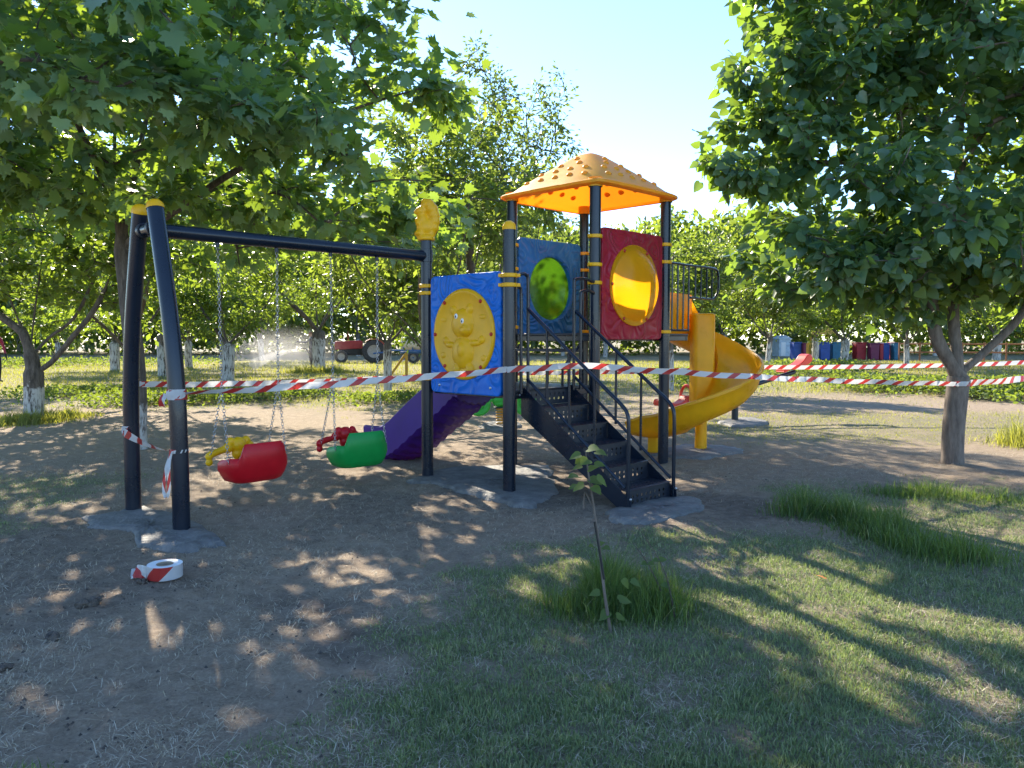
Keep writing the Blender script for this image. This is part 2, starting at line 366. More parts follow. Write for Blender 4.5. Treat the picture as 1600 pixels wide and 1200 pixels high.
n = len(x); blades('lawn_grass', x, y, rng.uniform(.014, .042, n)*(.55+.6*g), rng.uniform(.0025, .0048, n), rng.uniform(.5, .95, n), 'blade_lawn', 'short patchy lawn in the foreground', 1)
x, y, rng = scatter(120000, 1.9, 9.5, 2); g, d = cover(x, y); k = rng.uniform(0, 1, len(x)) < .85*ss((fbm(x*2.3, y*2.3, 5)-.26)/.4)*(1-.3*g)*(1-.6*d); x, y = x[k], y[k]
n = len(x); blades('dry_straw', x, y, rng.uniform(.015, .10, n)*rng.choice([.6, 1, 1, 1.5], n), rng.uniform(.0014, .0030, n), np.full(n, 1.0), 'blade_dry', 'dry straw clippings strewn over the bare earth', 2, flat=True)
x, y, rng = scatter(330000, 7.8, 46, 3, 2); g, d = cover(x, y); k = rng.uniform(0, 1, len(x)) < g*.9; x, y, g = x[k], y[k], g[k]
n = len(x); blades('meadow_grass', x, y, rng.uniform(.04, .11, n)*(.7+.02*y)*np.clip((y-7)/14, .32, 1), rng.uniform(.006, .012, n)*(.4+.035*y), rng.uniform(.3, .9, n), 'blade_far', 'yellow green meadow grass under the orchard trees', 3)
rng = np.random.default_rng(6); n = 26000; x, y, rng = scatter(n, 1.9, 8.5, 6); g, d = cover(x, y); k = rng.uniform(0, 1, n) < (.12+.8*ss((fbm(x*1.7, y*1.7, 8)-.42)/.2)+.5*d)*(1-.8*g)*.6; x, y = x[k], y[k]; n = len(x)
P = np.stack([x, y, gheight(x, y)], 1); sz = .0022+.010*rng.uniform(0, 1, n)**5   # loose crumbs of earth
tp_ = np.array([(1, 0, -.2), (-.3, .9, -.2), (-.8, -.5, -.2), (.5, -.8, -.1), (.1, .1, .8)]); J = tp_[None]*(.7+.6*rng.uniform(0, 1, (n, 5, 1))); an = rng.uniform(0, 6.28, n); ca_, sa_ = np.cos(an)[:, None], np.sin(an)[:, None]
J = np.stack([J[:, :, 0]*ca_-J[:, :, 1]*sa_, J[:, :, 0]*sa_+J[:, :, 1]*ca_, J[:, :, 2]], 2); V = (P[:, None]+J*sz[:, None, None]).reshape(-1, 3)
F = ((np.arange(n)*5)[:, None, None]+np.array([(0, 1, 4), (1, 2, 4), (2, 3, 4), (3, 0, 4)])[None]).reshape(-1, 3)
tag(obj('soil_crumbs', npmesh('soil_crumbs', V, F), None, 'clod'), 'loose crumbs of earth on the bare ground', 'soil', kind='stuff')
def patch(pts, r, n, l0, l1, w, mat, label, seed, lean=1.0, name='long_grass'):
    rng = np.random.default_rng(seed); pts = np.array(pts); i = rng.integers(0, len(pts)-1, n) if len(pts) > 1 else np.zeros(n, int)
    t = rng.uniform(0, 1, n); c = pts[i]*(1-t)[:, None]+pts[np.minimum(i+1, len(pts)-1)]*t[:, None]
    q = rng.normal(0, 1, (n, 2))*r*.5; x, y = c[:, 0]+q[:, 0], c[:, 1]+q[:, 1]
    fall = np.exp(-(q**2).sum(1)/(r*r)*1.1)*(.15+1.5*fbm(x*6, y*6, seed, 2)**1.3)
    blades(name, x, y, rng.uniform(l0, l1, n)*fall, rng.uniform(.6, 1.2, n)*w, rng.uniform(.2, 1, n)*lean, mat, label, seed)
patch([G(905, 950)[:2], G(960, 940)[:2], G(1025, 955)[:2]],   .27, 5600, .12, .44, .0045, 'blade_long', 'lush long grass tuft round the foot of the sapling', 21)
patch([G(1250, 800)[:2], G(1330, 815)[:2], G(1400, 845)[:2], G(1510, 880)[:2]], .34, 6500, .12, .36, .006, 'blade_long', 'long green grass ridge at the right of the stairs', 22)
patch([G(1385, 775)[:2], G(1450, 770)[:2], G(1600, 790)[:2]], .35, 2200, .06, .2, .006, 'blade_long', 'low weedy fringe between lawn and bare earth in front of right tree', 23)
patch([G(10, 660)[:2], G(52, 662)[:2], G(110, 650)[:2]], .6, 4000, .12, .3, .014, 'blade_far', 'grass fringe round the foot of the forked tree', 24)
patch([G(470, 582)[:2], G(500, 582)[:2], G(530, 582)[:2]], .9, 1800, .2, .5, .03, 'blade_far', 'tall grass at the foot of the thick trunk near the tractor', 25)
patch([G(20, 1230)[:2], G(70, 1215)[:2]], .09, 120, .06, .14, .004, 'blade_long', 'few green blades at the bottom left corner', 26)
def coverplants(pts, r, n, hgt, size, label, seed):
    rng = np.random.default_rng(seed); pts = np.array(pts); i = rng.integers(0, len(pts)-1, n); t = rng.uniform(0, 1, n)
    c = pts[i]*(1-t)[:, None]+pts[i+1]*t[:, None]; q = rng.normal(0, 1, (n, 2))*np.array(r)*.5
    x, y = c[:, 0]+q[:, 0], c[:, 1]+q[:, 1]; top = hgt*(.45+.9*fbm(x*1.3, y*1.3, seed))*np.exp(-(q[:, 1]/r[1])**2)
    z = top*rng.uniform(.05, 1, n)**.6; P = np.stack([x, y, z], 1)
    V, F3 = leaves_np(P, rng.normal(0, 1, (n, 3))*[1, 1, .4]+[0, 0, .5], np.array([0, 0, .8])+rng.normal(0, .6, (n, 3)), size*rng.uniform(.6, 1.3, n), OVAL)
    tag(obj('ground_cover', npmesh('ground_cover', V, F3), None, 'cover'), label, 'ground cover', kind='stuff')

# ------------------------------------------------------------------ leaves and trees
def template(outline, fold=.12, droop=.15):
    P = np.array([(0, .42)]+outline, float); z = -np.abs(P[:, 0])*fold*-1-droop*np.maximum(P[:, 1]-.3, 0)**2*1.4
    n = len(outline); T = np.stack([P[:, 0], P[:, 1], z], 1); F = [(0, 1+i, 1+(i+1) % n) for i in range(n)]
    return T, np.array(F)
half = [(.0, .02), (.20, -.06), (.47, .06), (.36, .20), (.56, .42), (.33, .46), (.36, .66), (.15, .62), (0, 1.02)]
PALM = template(half+[(-a, b) for a, b in half[-2:0:-1]])
halfh = [(0, .06), (.2, -.03), (.41, .12), (.45, .36), (.28, .68), (0, 1.0)]
HEART = template(halfh+[(-a, b) for a, b in halfh[-2:0:-1]], .18, .25)
OVAL = template([(0, 0), (.24, .35), (.2, .7), (0, 1), (-.2, .7), (-.24, .35)], .2, .2)
OVAL2 = (np.array([(0, 0, 0), (.27, .5, .06), (0, 1, -.08), (-.27, .5, .06)]), np.array([(0, 1, 2), (0, 2, 3)]))
def basis_np(d, nrm):
    d = d/np.linalg.norm(d, axis=1, keepdims=True); x = np.cross(d, nrm); x /= np.linalg.norm(x, axis=1, keepdims=True)+1e-9; nz = np.cross(x, d); return x, d, nz
def leaves_np(P, d, nrm, size, T):
    x, yv, z = basis_np(d, nrm); t, F = T; s = size[:, None, None]
    V = P[:, None, :]+s*(t[None, :, 0:1]*x[:, None, :]+t[None, :, 1:2]*yv[:, None, :]+t[None, :, 2:3]*z[:, None, :])
    k = (np.arange(len(P))*len(t))[:, None, None]; return V.reshape(-1, 3), (k+F[None]).reshape(-1, 3)
def grow(seed, trunk, limbs, clumps, ntar, r_base, tip=.006, step=.22, shell=.33, up=.35, expo=2.3):
    """branch skeleton: trunk and limb polylines, then paths to points inside the crown's clumps"""
    rng = np.random.default_rng(seed); pos = []; par = []; paths = []
    def addpath(P, start):
        ids = [start] if start is not None else []
        for p in P: pos.append(np.array(p, float)); par.append(ids[-1] if ids else -1); ids.append(len(pos)-1)
        paths.append(ids)
    def near(p):
        A = np.array(pos); dd = np.linalg.norm(A-p, axis=1)+.9*np.maximum(0, A[:, 2]-p[2]); return int(np.argmin(dd))
    addpath(catmull(trunk, 5), None)
    for l in limbs: addpath(catmull(l, 5)[1:], near(np.array(l[0], float)))
    wts = np.array([c[2] if len(c) > 2 else c[1][0]*c[1][1]*c[1][2] for c in clumps], float)**.75; wts /= wts.sum()
    T = []
    for i in rng.choice(len(clumps), ntar, p=wts):
        v = rng.normal(0, 1, 3); v /= np.linalg.norm(v); T.append(np.array(clumps[i][0])+v*np.array(clumps[i][1])*rng.uniform(0, 1)**shell)
    T = np.array(T); A = np.array(pos); T = T[np.argsort(np.linalg.norm(T[:, None]-A[None], axis=2).min(1))]
    first = len(paths)
    for t in T:
        i = near(t); a = pos[i]; L = np.linalg.norm(t-a)
        if L < .15: continue
        m = (a+t)/2+np.array([0, 0, up*L*.3])+rng.normal(0, .07, 3)*L; n = max(3, int(L/step)); u = np.linspace(0, 1, n+1)[1:, None]
        addpath(((1-u)**2*a+2*u*(1-u)*m+u*u*t)+rng.normal(0, .012, (n, 3)), i)
    N = len(pos); cnt = np.zeros(N); ischild = np.zeros(N, bool)
    for i in range(N):
        if par[i] >= 0: ischild[par[i]] = True
    cnt[~ischild] = 1
    for i in range(N-1, -1, -1):
        if par[i] >= 0: cnt[par[i]] += cnt[i]
    R = tip*cnt**(1/expo); R *= 1; sc = r_base/R[0]; big = R > tip*3
    R = np.where(big, R*(1+(sc-1)*np.clip((R-tip*3)/(R[0]-tip*3+1e-9), 0, 1)), R)
    mb = MB()
    for ids in paths:
        if len(ids) < 2: continue
        r = [float(R[i]) for i in ids]
        if ids[0] != 0 : r[0] = min(r[0], r[1]*1.35)
        else: r[0] *= 1.35; r[1] *= 1.1
        mb.tube([pos[i] for i in ids], r, 10 if r[0] > .05 else (6 if r[0] > .015 else 4), caps=False)
    tw = [np.array([pos[i] for i in ids]) for ids in paths[first:]]
    return mb, tw, rng
def foliate(tw, rng, per, size, T, droop=.25, flat=.8, spread=.16, last=.75):
    P = []; Dr = []; Nn = []
    for w in tw:
        n = rng.poisson(per); seg = np.linalg.norm(np.diff(w, axis=0), axis=1); L = seg.sum(); cut = max(1-last, 1-1.6/max(L, .01))
        u = rng.uniform(cut, 1, n)**.9*(len(w)-1); i = np.minimum(u.astype(int), len(w)-2); f = (u-i)[:, None]
        p = w[i]*(1-f)+w[i+1]*f; ax = w[i+1]-w[i]; ax /= np.linalg.norm(ax, axis=1, keepdims=True)+1e-9
        o = rng.normal(0, 1, (n, 3)); o[:, 2] *= .7; p = p+o*spread*rng.uniform(.2, 1, n)[:, None]
        P.append(p); Dr.append(ax*.5+o*.6+np.array([0, 0, -droop])); Nn.append(np.array([0, 0, flat])+rng.normal(0, .55, (n, 3)))
    P = np.concatenate(P); Dr = np.concatenate(Dr); Nn = np.concatenate(Nn); s = size*rng.uniform(.55, 1.2, len(P))
    return P, Dr, Nn, s
def plant_tree(name, loc, seed, trunk, limbs, clumps, ntar, r_base, per, size, T, leafmat, barkmat, label, cat='tree', group=None, singles=0, droop=.25, flat=.8, spread=.16, last=.75, shell=.33, up=.35, tip=.006, rz=0):
    root = thing(name, loc, rz, label, cat, group)
    mb, tw, rng = grow(seed, trunk, limbs, clumps, ntar, r_base, tip, shell=shell, up=up)
    mb.build('trunk', barkmat, root, angle=80)
    P, Dr, Nn, s = foliate(tw, rng, per, size, T, droop, flat, spread, last)
    keep = P[:, 2] > .25; P, Dr, Nn, s = P[keep], Dr[keep], Nn[keep], s[keep]
    pick = np.zeros(len(P), bool)
    if singles:
        wp = P+np.array(loc)[None]; dist = np.linalg.norm(wp-np.array([0, 0, HC]), axis=1)
        vis = np.array([in_view(p, 5) for p in wp]); score = np.where(vis, s/dist, 0); pick[np.argsort(-score)[:singles]] = True
    V, F = leaves_np(P[~pick], Dr[~pick], Nn[~pick], s[~pick], T)
    o = obj('crown', npmesh('crown', V, F), root, leafmat); tag(o, kind='stuff')
    if singles:
        lm = npmesh('leaf', T[0], T[1]); lm.materials.append(MATS[leafmat]); x, yv, z = basis_np(Dr[pick], Nn[pick])
        for p, a, b, c, q in zip(P[pick], x, yv, z, s[pick]):
            l = bpy.data.objects.new('leaf', lm); COL.objects.link(l); l.parent = root
            l.matrix_local = Matrix(((a[0]*q, b[0]*q, c[0]*q, p[0]), (a[1]*q, b[1]*q, c[1]*q, p[1]), (a[2]*q, b[2]*q, c[2]*q, p[2]), (0, 0, 0, 1)))
    return root

# ---- the big plane tree on the left
B = G(213, 700)
def rel(p, b=None): b = b if b is not None else B; return (p[0]-b.x, p[1]-b.y, p[2])
plant_tree('plane_tree', B, 5, [(0, 0, -.15), (.03, 0, .8), (-.04, 0, 1.9), (-.14, .05, 2.9), (-.16, .0, 3.8), (-.1, .1, 5.2)],
    [[(-.14, .05, 2.6), (.06, 0, 3.4), (.3, .1, 4.6), (.5, .2, 6)], [(-.1, 0, 2.55), (.7, -.3, 2.95), (1.7, -.7, 3.4), (2.9, -1, 3.9), (3.9, -.9, 4.25)],
     [(-.14, .05, 2.9), (.2, -1.2, 3.4), (.6, -2.6, 3.8), (.7, -3.4, 3.7)], [(-.15, 0, 3.2), (-1, -.8, 3.9), (-1.9, -1.4, 4.3)], [(.1, 0, 3.6), (1.4, .2, 4.8), (2.4, .3, 6.0)]],
    [(rel((-4.8, 9.6, 4.7)), (3.0, 3.0, 1.9)), (rel((-2.7, 8.7, 4.55)), (1.95, 1.8, .65)), (rel((-4.3, 6.7, 3.95)), (2.0, 1.5, .95)), (rel((-3.2, 9.3, 6.4)), (2.2, 2.4, 1.7)),
     (rel((-6.6, 8.4, 4.5)), (1.8, 2, 1.7)), (rel((-1.75, 9.2, 3.3)), (1.25, 1.2, .45), 1.6), (rel((-2.4, 7.4, 3.5)), (1.2, 1.0, .5), 1.8), (rel((-3.4, 6.0, 3.7)), (1.2, 1., .5), 1.5), (rel((-.95, 9.0, 4.15)), (.5, .8, .25), .7),
     (rel((-3.4, 8.6, 3.1)), (2.0, 1.3, .45), 1.5), (rel((-5.6, 9.0, 3.2)), (1.6, 1.8, .6), 1.6), (rel((-1.3, 9.8, 2.75)), (1.0, 1.0, .35), 1.0), (rel((-2.9, 10.8, 3.1)), (2.2, 1.2, .5), 2.2), (rel((-4.2, 12.2, 3.4)), (2.6, 1.6, 1.0), 4)],  # last clump extends the crown backward, added to shade the swing area
    660, .115, 30, .17, PALM, 'leaf_plane', 'bark_speck', 'big spreading tree with lobed leaves behind the swing frame', singles=300, droop=.35, flat=1.0, spread=.22, up=.25)
# ---- the broad leaved tree on the right
B2 = G(1488, 724); q = lambda p: rel(p, B2)
plant_tree('lime_tree', B2, 8, [(0, 0, -.15), (.0, 0, .4), (.03, 0, .85), (.02, .0, 1.15), (-.02, .05, 1.7), (.0, .1, 2.6), (.1, .2, 4.2)],
    [[(.02, 0, 1.0), (-.22, 0, 1.4), (-.3, .05, 1.9), (-.7, -.1, 2.4), (-1.3, -.2, 2.9)], [(.03, 0, 1.0), (.35, .0, 1.28), (.7, -.05, 1.7), (1.1, 0, 2.5), (1.5, .1, 3.2)],
     [(-.3, .05, 1.9), (-.35, .2, 2.8), (-.5, .4, 3.9)], [(.02, .05, 1.7), (.3, .5, 2.6), (.5, .9, 3.6)]],
    [(q((4.7, 8.6, 3.7)), (2.1, 2.0, 1.7)), (q((3.35, 8.4, 3.35)), (.95, 1.2, 1.15)), (q((5.2, 8.6, 5.3)), (1.9, 2.1, 1.5)), (q((6.3, 8.4, 3.7)), (1.5, 1.9, 1.5)), (q((3.7, 8.5, 4.9)), (1.1, 1.3, 1.0)), (q((3.3, 8.4, 2.25)), (.85, .9, .4), .8), (q((2.25, 8.3, 3.15)), (.45, .4, .15), .25), (q((4.6, 7.6, 2.6)), (1.3, .9, .6)), (q((4.5, 8.4, 2.1)), (1.5, 1.4, .45), 2.2), (q((5.8, 8.2, 2.3)), (1.2, 1.2, .5), 1.8), (q((2.9, 8.4, 3.9)), (.6, .7, .9), .9), (q((3.35, 8.5, 5.3)), (1.1, 1.2, 1.0), 1.6), (q((2.75, 8.4, 4.6)), (.5, .7, .8), .6)],
    860, .116, 34, .135, HEART, 'leaf_lime', 'bark_grey', 'round crowned tree with heart shaped leaves and forked trunk at right', singles=300, droop=.5, flat=.7, spread=.16)
# ---- forked tree at the left edge
B3 = G(52, 657)
plant_tree('orchard_tree', B3, 12, [(0, 0, -.15), (.03, 0, .5), (.02, 0, 1.0), (-.12, 0, 1.5), (-.4, 0, 2.3)],
    [[(.04, 0, .8), (.35, 0, 1.0), (.8, -.1, 1.45), (1.2, -.1, 1.95), (1.6, 0, 2.9)], [(.02, 0, 1.1), (.25, .1, 1.4), (.7, .1, 1.75), (1.0, .2, 2.4)], [(0, 0, 1.2), (.1, 0, 1.9), (.2, .1, 2.8)], [(-.12, 0, 1.5), (-.7, 0, 1.9), (-1.4, .1, 2.1)]],
    [((0, 0, 3.2), (2.3, 2.0, 1.3)), ((1.4, 0, 2.9), (1.2, 1.2, .9)), ((-1.4, 0, 2.7), (1.2, 1.4, .9))], 260, .16, 34, .11, HEART, 'leaf_orchard', 'bark_speck', 'low forked orchard tree with pale speckled trunk at left edge', singles=0)
# ---- orchard prototypes
def proto(seed, h, rad, z0, leafmat='leaf_orchard', barkmat='bark_white', per=58, size=.15, forks=3, ntar=170, r=.13, upright=0):
    rg = random.Random(seed); zf = .9+rg.random()*.5; trunk = [(0, 0, -.2), (rg.uniform(-.06, .06), 0, zf*.5), (rg.uniform(-.1, .1), 0, zf), (rg.uniform(-.15, .15), .1, zf+.8), (0, 0, h*.6)]
    limbs = []
    for k in range(forks):
        a = 2*pi*k/forks+rg.uniform(-.4, .4); limbs.append([(0, 0, zf), (cos(a)*.4, sin(a)*.4, zf+.45), (cos(a)*rad*.45, sin(a)*rad*.45, zf+1.3), (cos(a)*rad*.6, sin(a)*rad*.6, zf+2.4)])
    cl = [((0, 0, (h+z0)/2), (rad*.8, rad*.8, (h-z0)/2))]
    for k in range(7):
        a = rg.uniform(0, 2*pi); d = rad*rg.uniform(.35, .7); cl.append(((cos(a)*d, sin(a)*d, rg.uniform(z0+.5, h-.9)), (rad*.42, rad*.42, rg.uniform(.5, .9)+upright), 1.4))
    return trunk, limbs, cl, ntar, r, per, size, OVAL2, leafmat, barkmat
PROT = []
specs = [dict(seed=31, h=5.8, rad=2.7, z0=1.25), dict(seed=32, h=5.2, rad=2.5, z0=1.2, r=.16), dict(seed=33, h=6.4, rad=2.8, z0=1.35, leafmat='leaf_far'), dict(seed=34, h=4.6, rad=2.1, z0=1.35, r=.1, forks=4, leafmat='leaf_far'), dict(seed=35, h=5.6, rad=2.9, z0=1.35, r=.2), dict(seed=36, h=7.0, rad=1.7, z0=1.8, leafmat='leaf_pear', upright=1.0, size=.12, per=27, barkmat='bark', ntar=210)]
trees = [  # px, py of the foot, prototype, scale, label
 (180, 579, 1, .95, 'whitewashed tree in the grass between the forked tree and the swing frame'), (258, 588, 4, .95, 'thick whitewashed trunk tree seen between the two swing legs'), (296, 574, 0, 1., 'tree just right of the front swing leg'),
 (356, 594, 1, .95, 'leaning tree seen behind the left swing chain'), (409, 563, 2, 1.05, 'thin tree in the water mist beside the sprayed grass'), (498, 579, 4, 1.1, 'thick trunked tree at the left of the tractor'),
 (606, 614, 3, 1.05, 'slim tree with whitewashed stem in front of the tractor rear wheel'), (733, 628, 5, 1.0, 'tall upright tree rising behind the animal panel'), (800, 622, 5, 1.08, 'tall loose tree rising behind the left roof post'),
 (945, 558, 0, .9, 'tree seen under the upper deck behind the stairs'), (984, 549, 2, .95, 'white trunk tree far behind the stair handrail'), (1047, 610, 3, 1.05, 'tree close behind the right roof post'),
 (1200, 577, 3, 1.15, 'several stemmed pale tree behind the right seesaw seat'), (1272, 565, 0, 1.05, 'thick trunk tree between the yellow and blue bins'), (1318, 571, 1, .9, 'crooked pale tree in front of the red bins'),
 (1416, 579, 3, 1.1, 'pale forked tree at the right end of the coloured bins'), (1556, 562, 1, 1.1, 'pale tree far right by the rail fence'), (1461, 556, 2, 1.0, 'white trunk tree just left of the right tree fork')]
trees += [(207, 629, 0, .85, 'added shade tree hidden behind the rear swing leg and the big trunk'), (668, 642, 2, .75, 'added shade tree right behind the squirrel post'), (668, 600, 0, .8, 'tree behind the squirrel post, farther off by the trailer')]  # first two: trunks hidden, added to shade the ground by the swings
first = {}
extra = [(-120, 575, 'tree beyond the left edge whose branches reach in above the person'), (-60, 600, 'nearer tree beyond the left edge beside the person in dark red'), (90, 562, 'far tree seen just right of the forked tree trunk'), (560, 556, 'far tree standing right behind the tractor hood'), (690, 583, 'tree standing behind the left half of the animal panel'), (880, 556, 'far tree seen between the stair guard bars'), (1090, 566, 'far tree standing behind the spiral slide column'), (1130, 556, 'far tree behind the upper curve of the spiral slide'), (1350, 548, 'tree rising behind the large red bin'), (1640, 590, 'tree beyond the right edge behind the right tree crown'), (1700, 568, 'tree farthest beyond the right edge behind the rail fence'), (1150, 549, 'distant tree just right of the spiral slide'), (30, 552, 'distant tree seen left of the forked tree trunk'), (240, 552, 'distant tree seen between the swing legs in the last row'), (450, 549, 'distant tree behind the water mist'), (770, 552, 'distant tree seen behind the right edge of the animal panel'), (845, 548, 'distant tree behind the dark blue panel with green window'), (1240, 549, 'distant tree behind the leftmost blue bin'), (1590, 550, 'distant tree at the right edge behind the rail fence'), (-260, 562, 'far tree well outside the left edge'), (-330, 590, 'outermost tree beyond the left edge')]
rg = random.Random(4)
allt = [(a, b, c, s, l, None) for a, b, c, s, l in trees]+[(a, b, rg.choice([0, 1, 2, 2, 4]), rg.uniform(.9, 1.15), l, 'far orchard trees') for a, b, l in extra]
for px, py, k, sc, lab, grp in allt:
    if k not in (3, 5): sc *= 1.3 if px < 900 else 1.45
    p = G(px, py); rz = rg.uniform(0, 6.28)
    if k not in first:
        a = proto(**specs[k]); first[k] = plant_tree('orchard_tree', p, specs[k]['seed'], *a, label=lab, group=grp, droop=.3, spread=.17); first[k].rotation_euler.z = rz; first[k].scale = (sc, sc, sc)
    else:
        copy_thing(first[k], p, rz, (sc, sc, sc*rg.uniform(.95, 1.06)), lab, grp)
# ---- far wood closing the view
rng = np.random.default_rng(77); n = 130000
xx = rng.uniform(-75, 75, n); yy = rng.uniform(62, 82, n); top = 8.0+6*fbm(xx*.12, yy*.12, 9)+1.2*fbm(xx*.6, yy*.6, 19)
zz = top*rng.uniform(.0, 1, n)**.7; hole = fbm(xx*.35+3, zz*.5, 29) > .30; P = np.stack([xx, yy, zz], 1)[hole]; n = len(P)
V, F = leaves_np(P, rng.normal(0, 1, (n, 3)), rng.normal(0, 1, (n, 3))+[0, 0, .6], rng.uniform(.4, .95, n), OVAL2)
tag(obj('far_wood', npmesh('far_wood', V, F), None, 'leaf_far'), 'mass of far trees closing the view behind the orchard', 'wood', kind='stuff')
# ---- low ground cover strips
def gp(*l): return [G(a, b)[:2] for a, b in l]
coverplants(gp((60, 622), (180, 616), (260, 620)), (1.2, 1.3), 4200, .26, .09, 'sunlit low green plants left of the swing frame', 81)
coverplants(gp((170, 634), (300, 628), (480, 620)), (1.0, .9), 4800, .24, .09, 'dark low plants behind the swings', 82)
coverplants(gp((560, 630), (640, 622)), (.8, .8), 1800, .22, .08, 'low plants at the foot of the slim whitewashed tree', 83)
coverplants(gp((1330, 612), (1390, 608), (1450, 606)), (.8, 1.6), 5000, .42, .11, 'low plant bed left of the right tree trunk', 84)
coverplants(gp((1475, 618), (1540, 620), (1640, 618)), (.8, 1.6), 6000, .50, .11, 'low plant bed right of the right tree trunk', 85)
coverplants(gp((1185, 592), (1260, 586), (1330, 584)), (1.2, 2.0), 4500, .6, .12, 'tall weeds behind the right seesaw seat', 86)
coverplants(gp((1040, 592), (1130, 612)), (1.0, 1.5), 2500, .4, .11, 'weeds behind the spiral slide', 87)
coverplants(gp((-40, 575), (100, 572), (330, 570)), (2, 3.0), 3500, .45, .14, 'weedy grass under the far left trees', 88)
patch(gp((1590, 690), (1640, 700)), .5, 1500, .2, .55, .010, 'blade_far', 'tall yellow grass at the right edge', 27)

# ------------------------------------------------------------------ concrete footings
def footing(pts, h, label, seed):
    """irregular trowelled slab; pts is its outline on the ground"""
    rg = random.Random(seed); P = catmull(list(pts)+[pts[0]], 6)[:-1]; c = sum(P, Vector())/len(P); mb = MB(); n = len(P); V = []
    for k, (sc, z) in enumerate(((1.03, -.03), (1.0, h*.4), (.94, h*.85), (.7, h), (.35, h*1.05), (.02, h*1.05))):
        for i, p in enumerate(P): V.append(c+(p-c)*sc*(1+.05*sin(i*.9+seed)+.035*sin(i*2.3+seed*2)+rg.uniform(-.02, .02))+Vector((0, 0, z+rg.uniform(-.005, .005))))
    F = [(k*n+i, k*n+(i+1) % n, (k+1)*n+(i+1) % n, (k+1)*n+i) for k in range(5) for i in range(n)]
    mb.add(V, F); o = mb.build('concrete_footing', 'concrete', None, angle=70); return tag(o, label, 'footing', kind='structure')
gl = lambda *l: [G(a, b) for a, b in l]
footing(gl((135, 812), (205, 797), (265, 803), (335, 835), (335, 852), (270, 860), (215, 850), (205, 832), (150, 828)), .032, 'grey concrete footing under the two swing legs', 1)
footing(gl((640, 752), (690, 735), (840, 728), (865, 752), (850, 785), (790, 786), (700, 762)), .030, 'concrete slab between the two front posts', 2)
footing(gl((945, 803), (1000, 782), (1080, 780), (1100, 795), (1060, 810), (985, 820)), .034, 'concrete footing under the stairs', 3)
footing(gl((1015, 712), (1070, 696), (1140, 700), (1160, 706), (1100, 716)), .03, 'concrete slab under the spiral slide', 4)
footing(gl((745, 667), (775, 659), (808, 661), (812, 667), (780, 673)), .03, 'concrete slab under the spring rider', 5)
footing(gl((1120, 661), (1150, 654), (1190, 656), (1195, 663), (1150, 668)), .03, 'concrete slab under the seesaw', 6)

# ------------------------------------------------------------------ the play structure
YAW = radians(44.803); a_ = 1.163; b1 = 1.207; b2 = 1.241; YE = b1+b2; YS = -2.65
P2 = Vector((-.0245, 6.864, 0))
PLAY = thing('play_structure', P2, -YAW, 'navy post play structure with orange roof, stairs, slides and swing beam', 'playset')
LOW, UPP = .93, 1.45
RP = .0575
def ring(x, y, z, lug, parent, mat='yellow'):
    """two-piece plastic clamp round a post with a lug towards angle lug"""
    mb = MB(); mb.lathe([(RP+.001, -.019), (RP+.014, -.017), (RP+.016, 0), (RP+.014, .017), (RP+.001, .019)], (x, y, z), 20)
    for s in (0, pi): mb.box((x+cos(lug+s)*(RP+.024), y+sin(lug+s)*(RP+.024), z), (.034, .030, .030), Matrix.Rotation(lug+s, 3, 'Z'))
    return mb.build('clamp', mat, parent, bevel=.003)
def post(x, y, h, cap):
    mb = MB(); mb.tube([(x, y, -.05), (x, y, h)], RP, 24); p = mb.build('post', 'navy', PLAY)
    if cap:
        c = MB(); c.lathe([(RP+.003, -.005), (RP+.003, .02), (RP*.95, .042), (RP*.7, .062), (RP*.35, .073), (.001, .076)], (x, y, h), 20); c.build('post_cap', 'yellow', p)
    sc = MB()
    return p
PST = {}
for nm, (x, y, h, cap) in dict(P1=(-a_, 0, 2.36, 0), P2=(0, 0, 2.36, 1), L=(-a_, b1, 2.955, 0), F=(0, b1, 2.955, 0), R=(0, YE, 2.955, 0), B=(-a_, YE, 2.955, 0)).items():
    PST[nm] = post(x, y, h, cap)
for nm, x, y, l in (('P1', -a_, 0, 0), ('P2', 0, 0, 0), ('P2', 0, 0, 0)): pass
for nm, x, y, zs, l in (('P1', -a_, 0, (1.915, 1.845, 1.0), 0), ('P2', 0, 0, (1.955, 1.87), pi/4), ('L', -a_, b1, (2.42, 2.16, 1.52), pi/2), ('F', 0, b1, (2.41, 2.13, 1.95), pi/2), ('R', 0, YE, (2.43, 2.24, 1.47), pi/2), ('B', -a_, YE, (2.42, 2.22, 1.48), pi/2)):
    for z in zs: ring(x, y, z, l, PST[nm])
# squirrel on top of the swing post
mb = MB(); c0 = Vector((-a_, 0, 2.36))
mb.lathe([(.001, 0), (.085, 0), (.09, .02), (.082, .05), (.001, .06)], c0, 18)
face = Vector((-.71, -.70, 0))            # looks to the left of the picture
left = Vector((-cos(YAW)*1, 0, 0))
ex = Vector((-.70, -.71, 0)).normalized()  # picture-left in local axes
def sq(f, z, r): mb.ball(c0+ex*f+Vector((0, 0, z)), r, 14, 9, Matrix.Rotation(atan2(ex.y, ex.x), 3, 'Z'))
sq(.01, .13, (.085, .075, .10)); sq(.035, .20, (.06, .062, .08)); sq(.05, .29, (.058, .055, .052)); sq(.095, .28, (.03, .026, .024)); sq(.075, .17, (.03, .07, .028)); sq(.09, .20, (.026, .05, .022)); sq(.06, .07, (.06, .08, .035))
sq(.03, .345, (.016, .05, .03))
for z, f, r in ((.08, -.05, .05), (.13, -.075, .055), (.19, -.085, .058), (.25, -.08, .06), (.31, -.06, .064), (.355, -.03, .06), (.375, .01, .042)): sq(f, z, (r, r*.95, r))
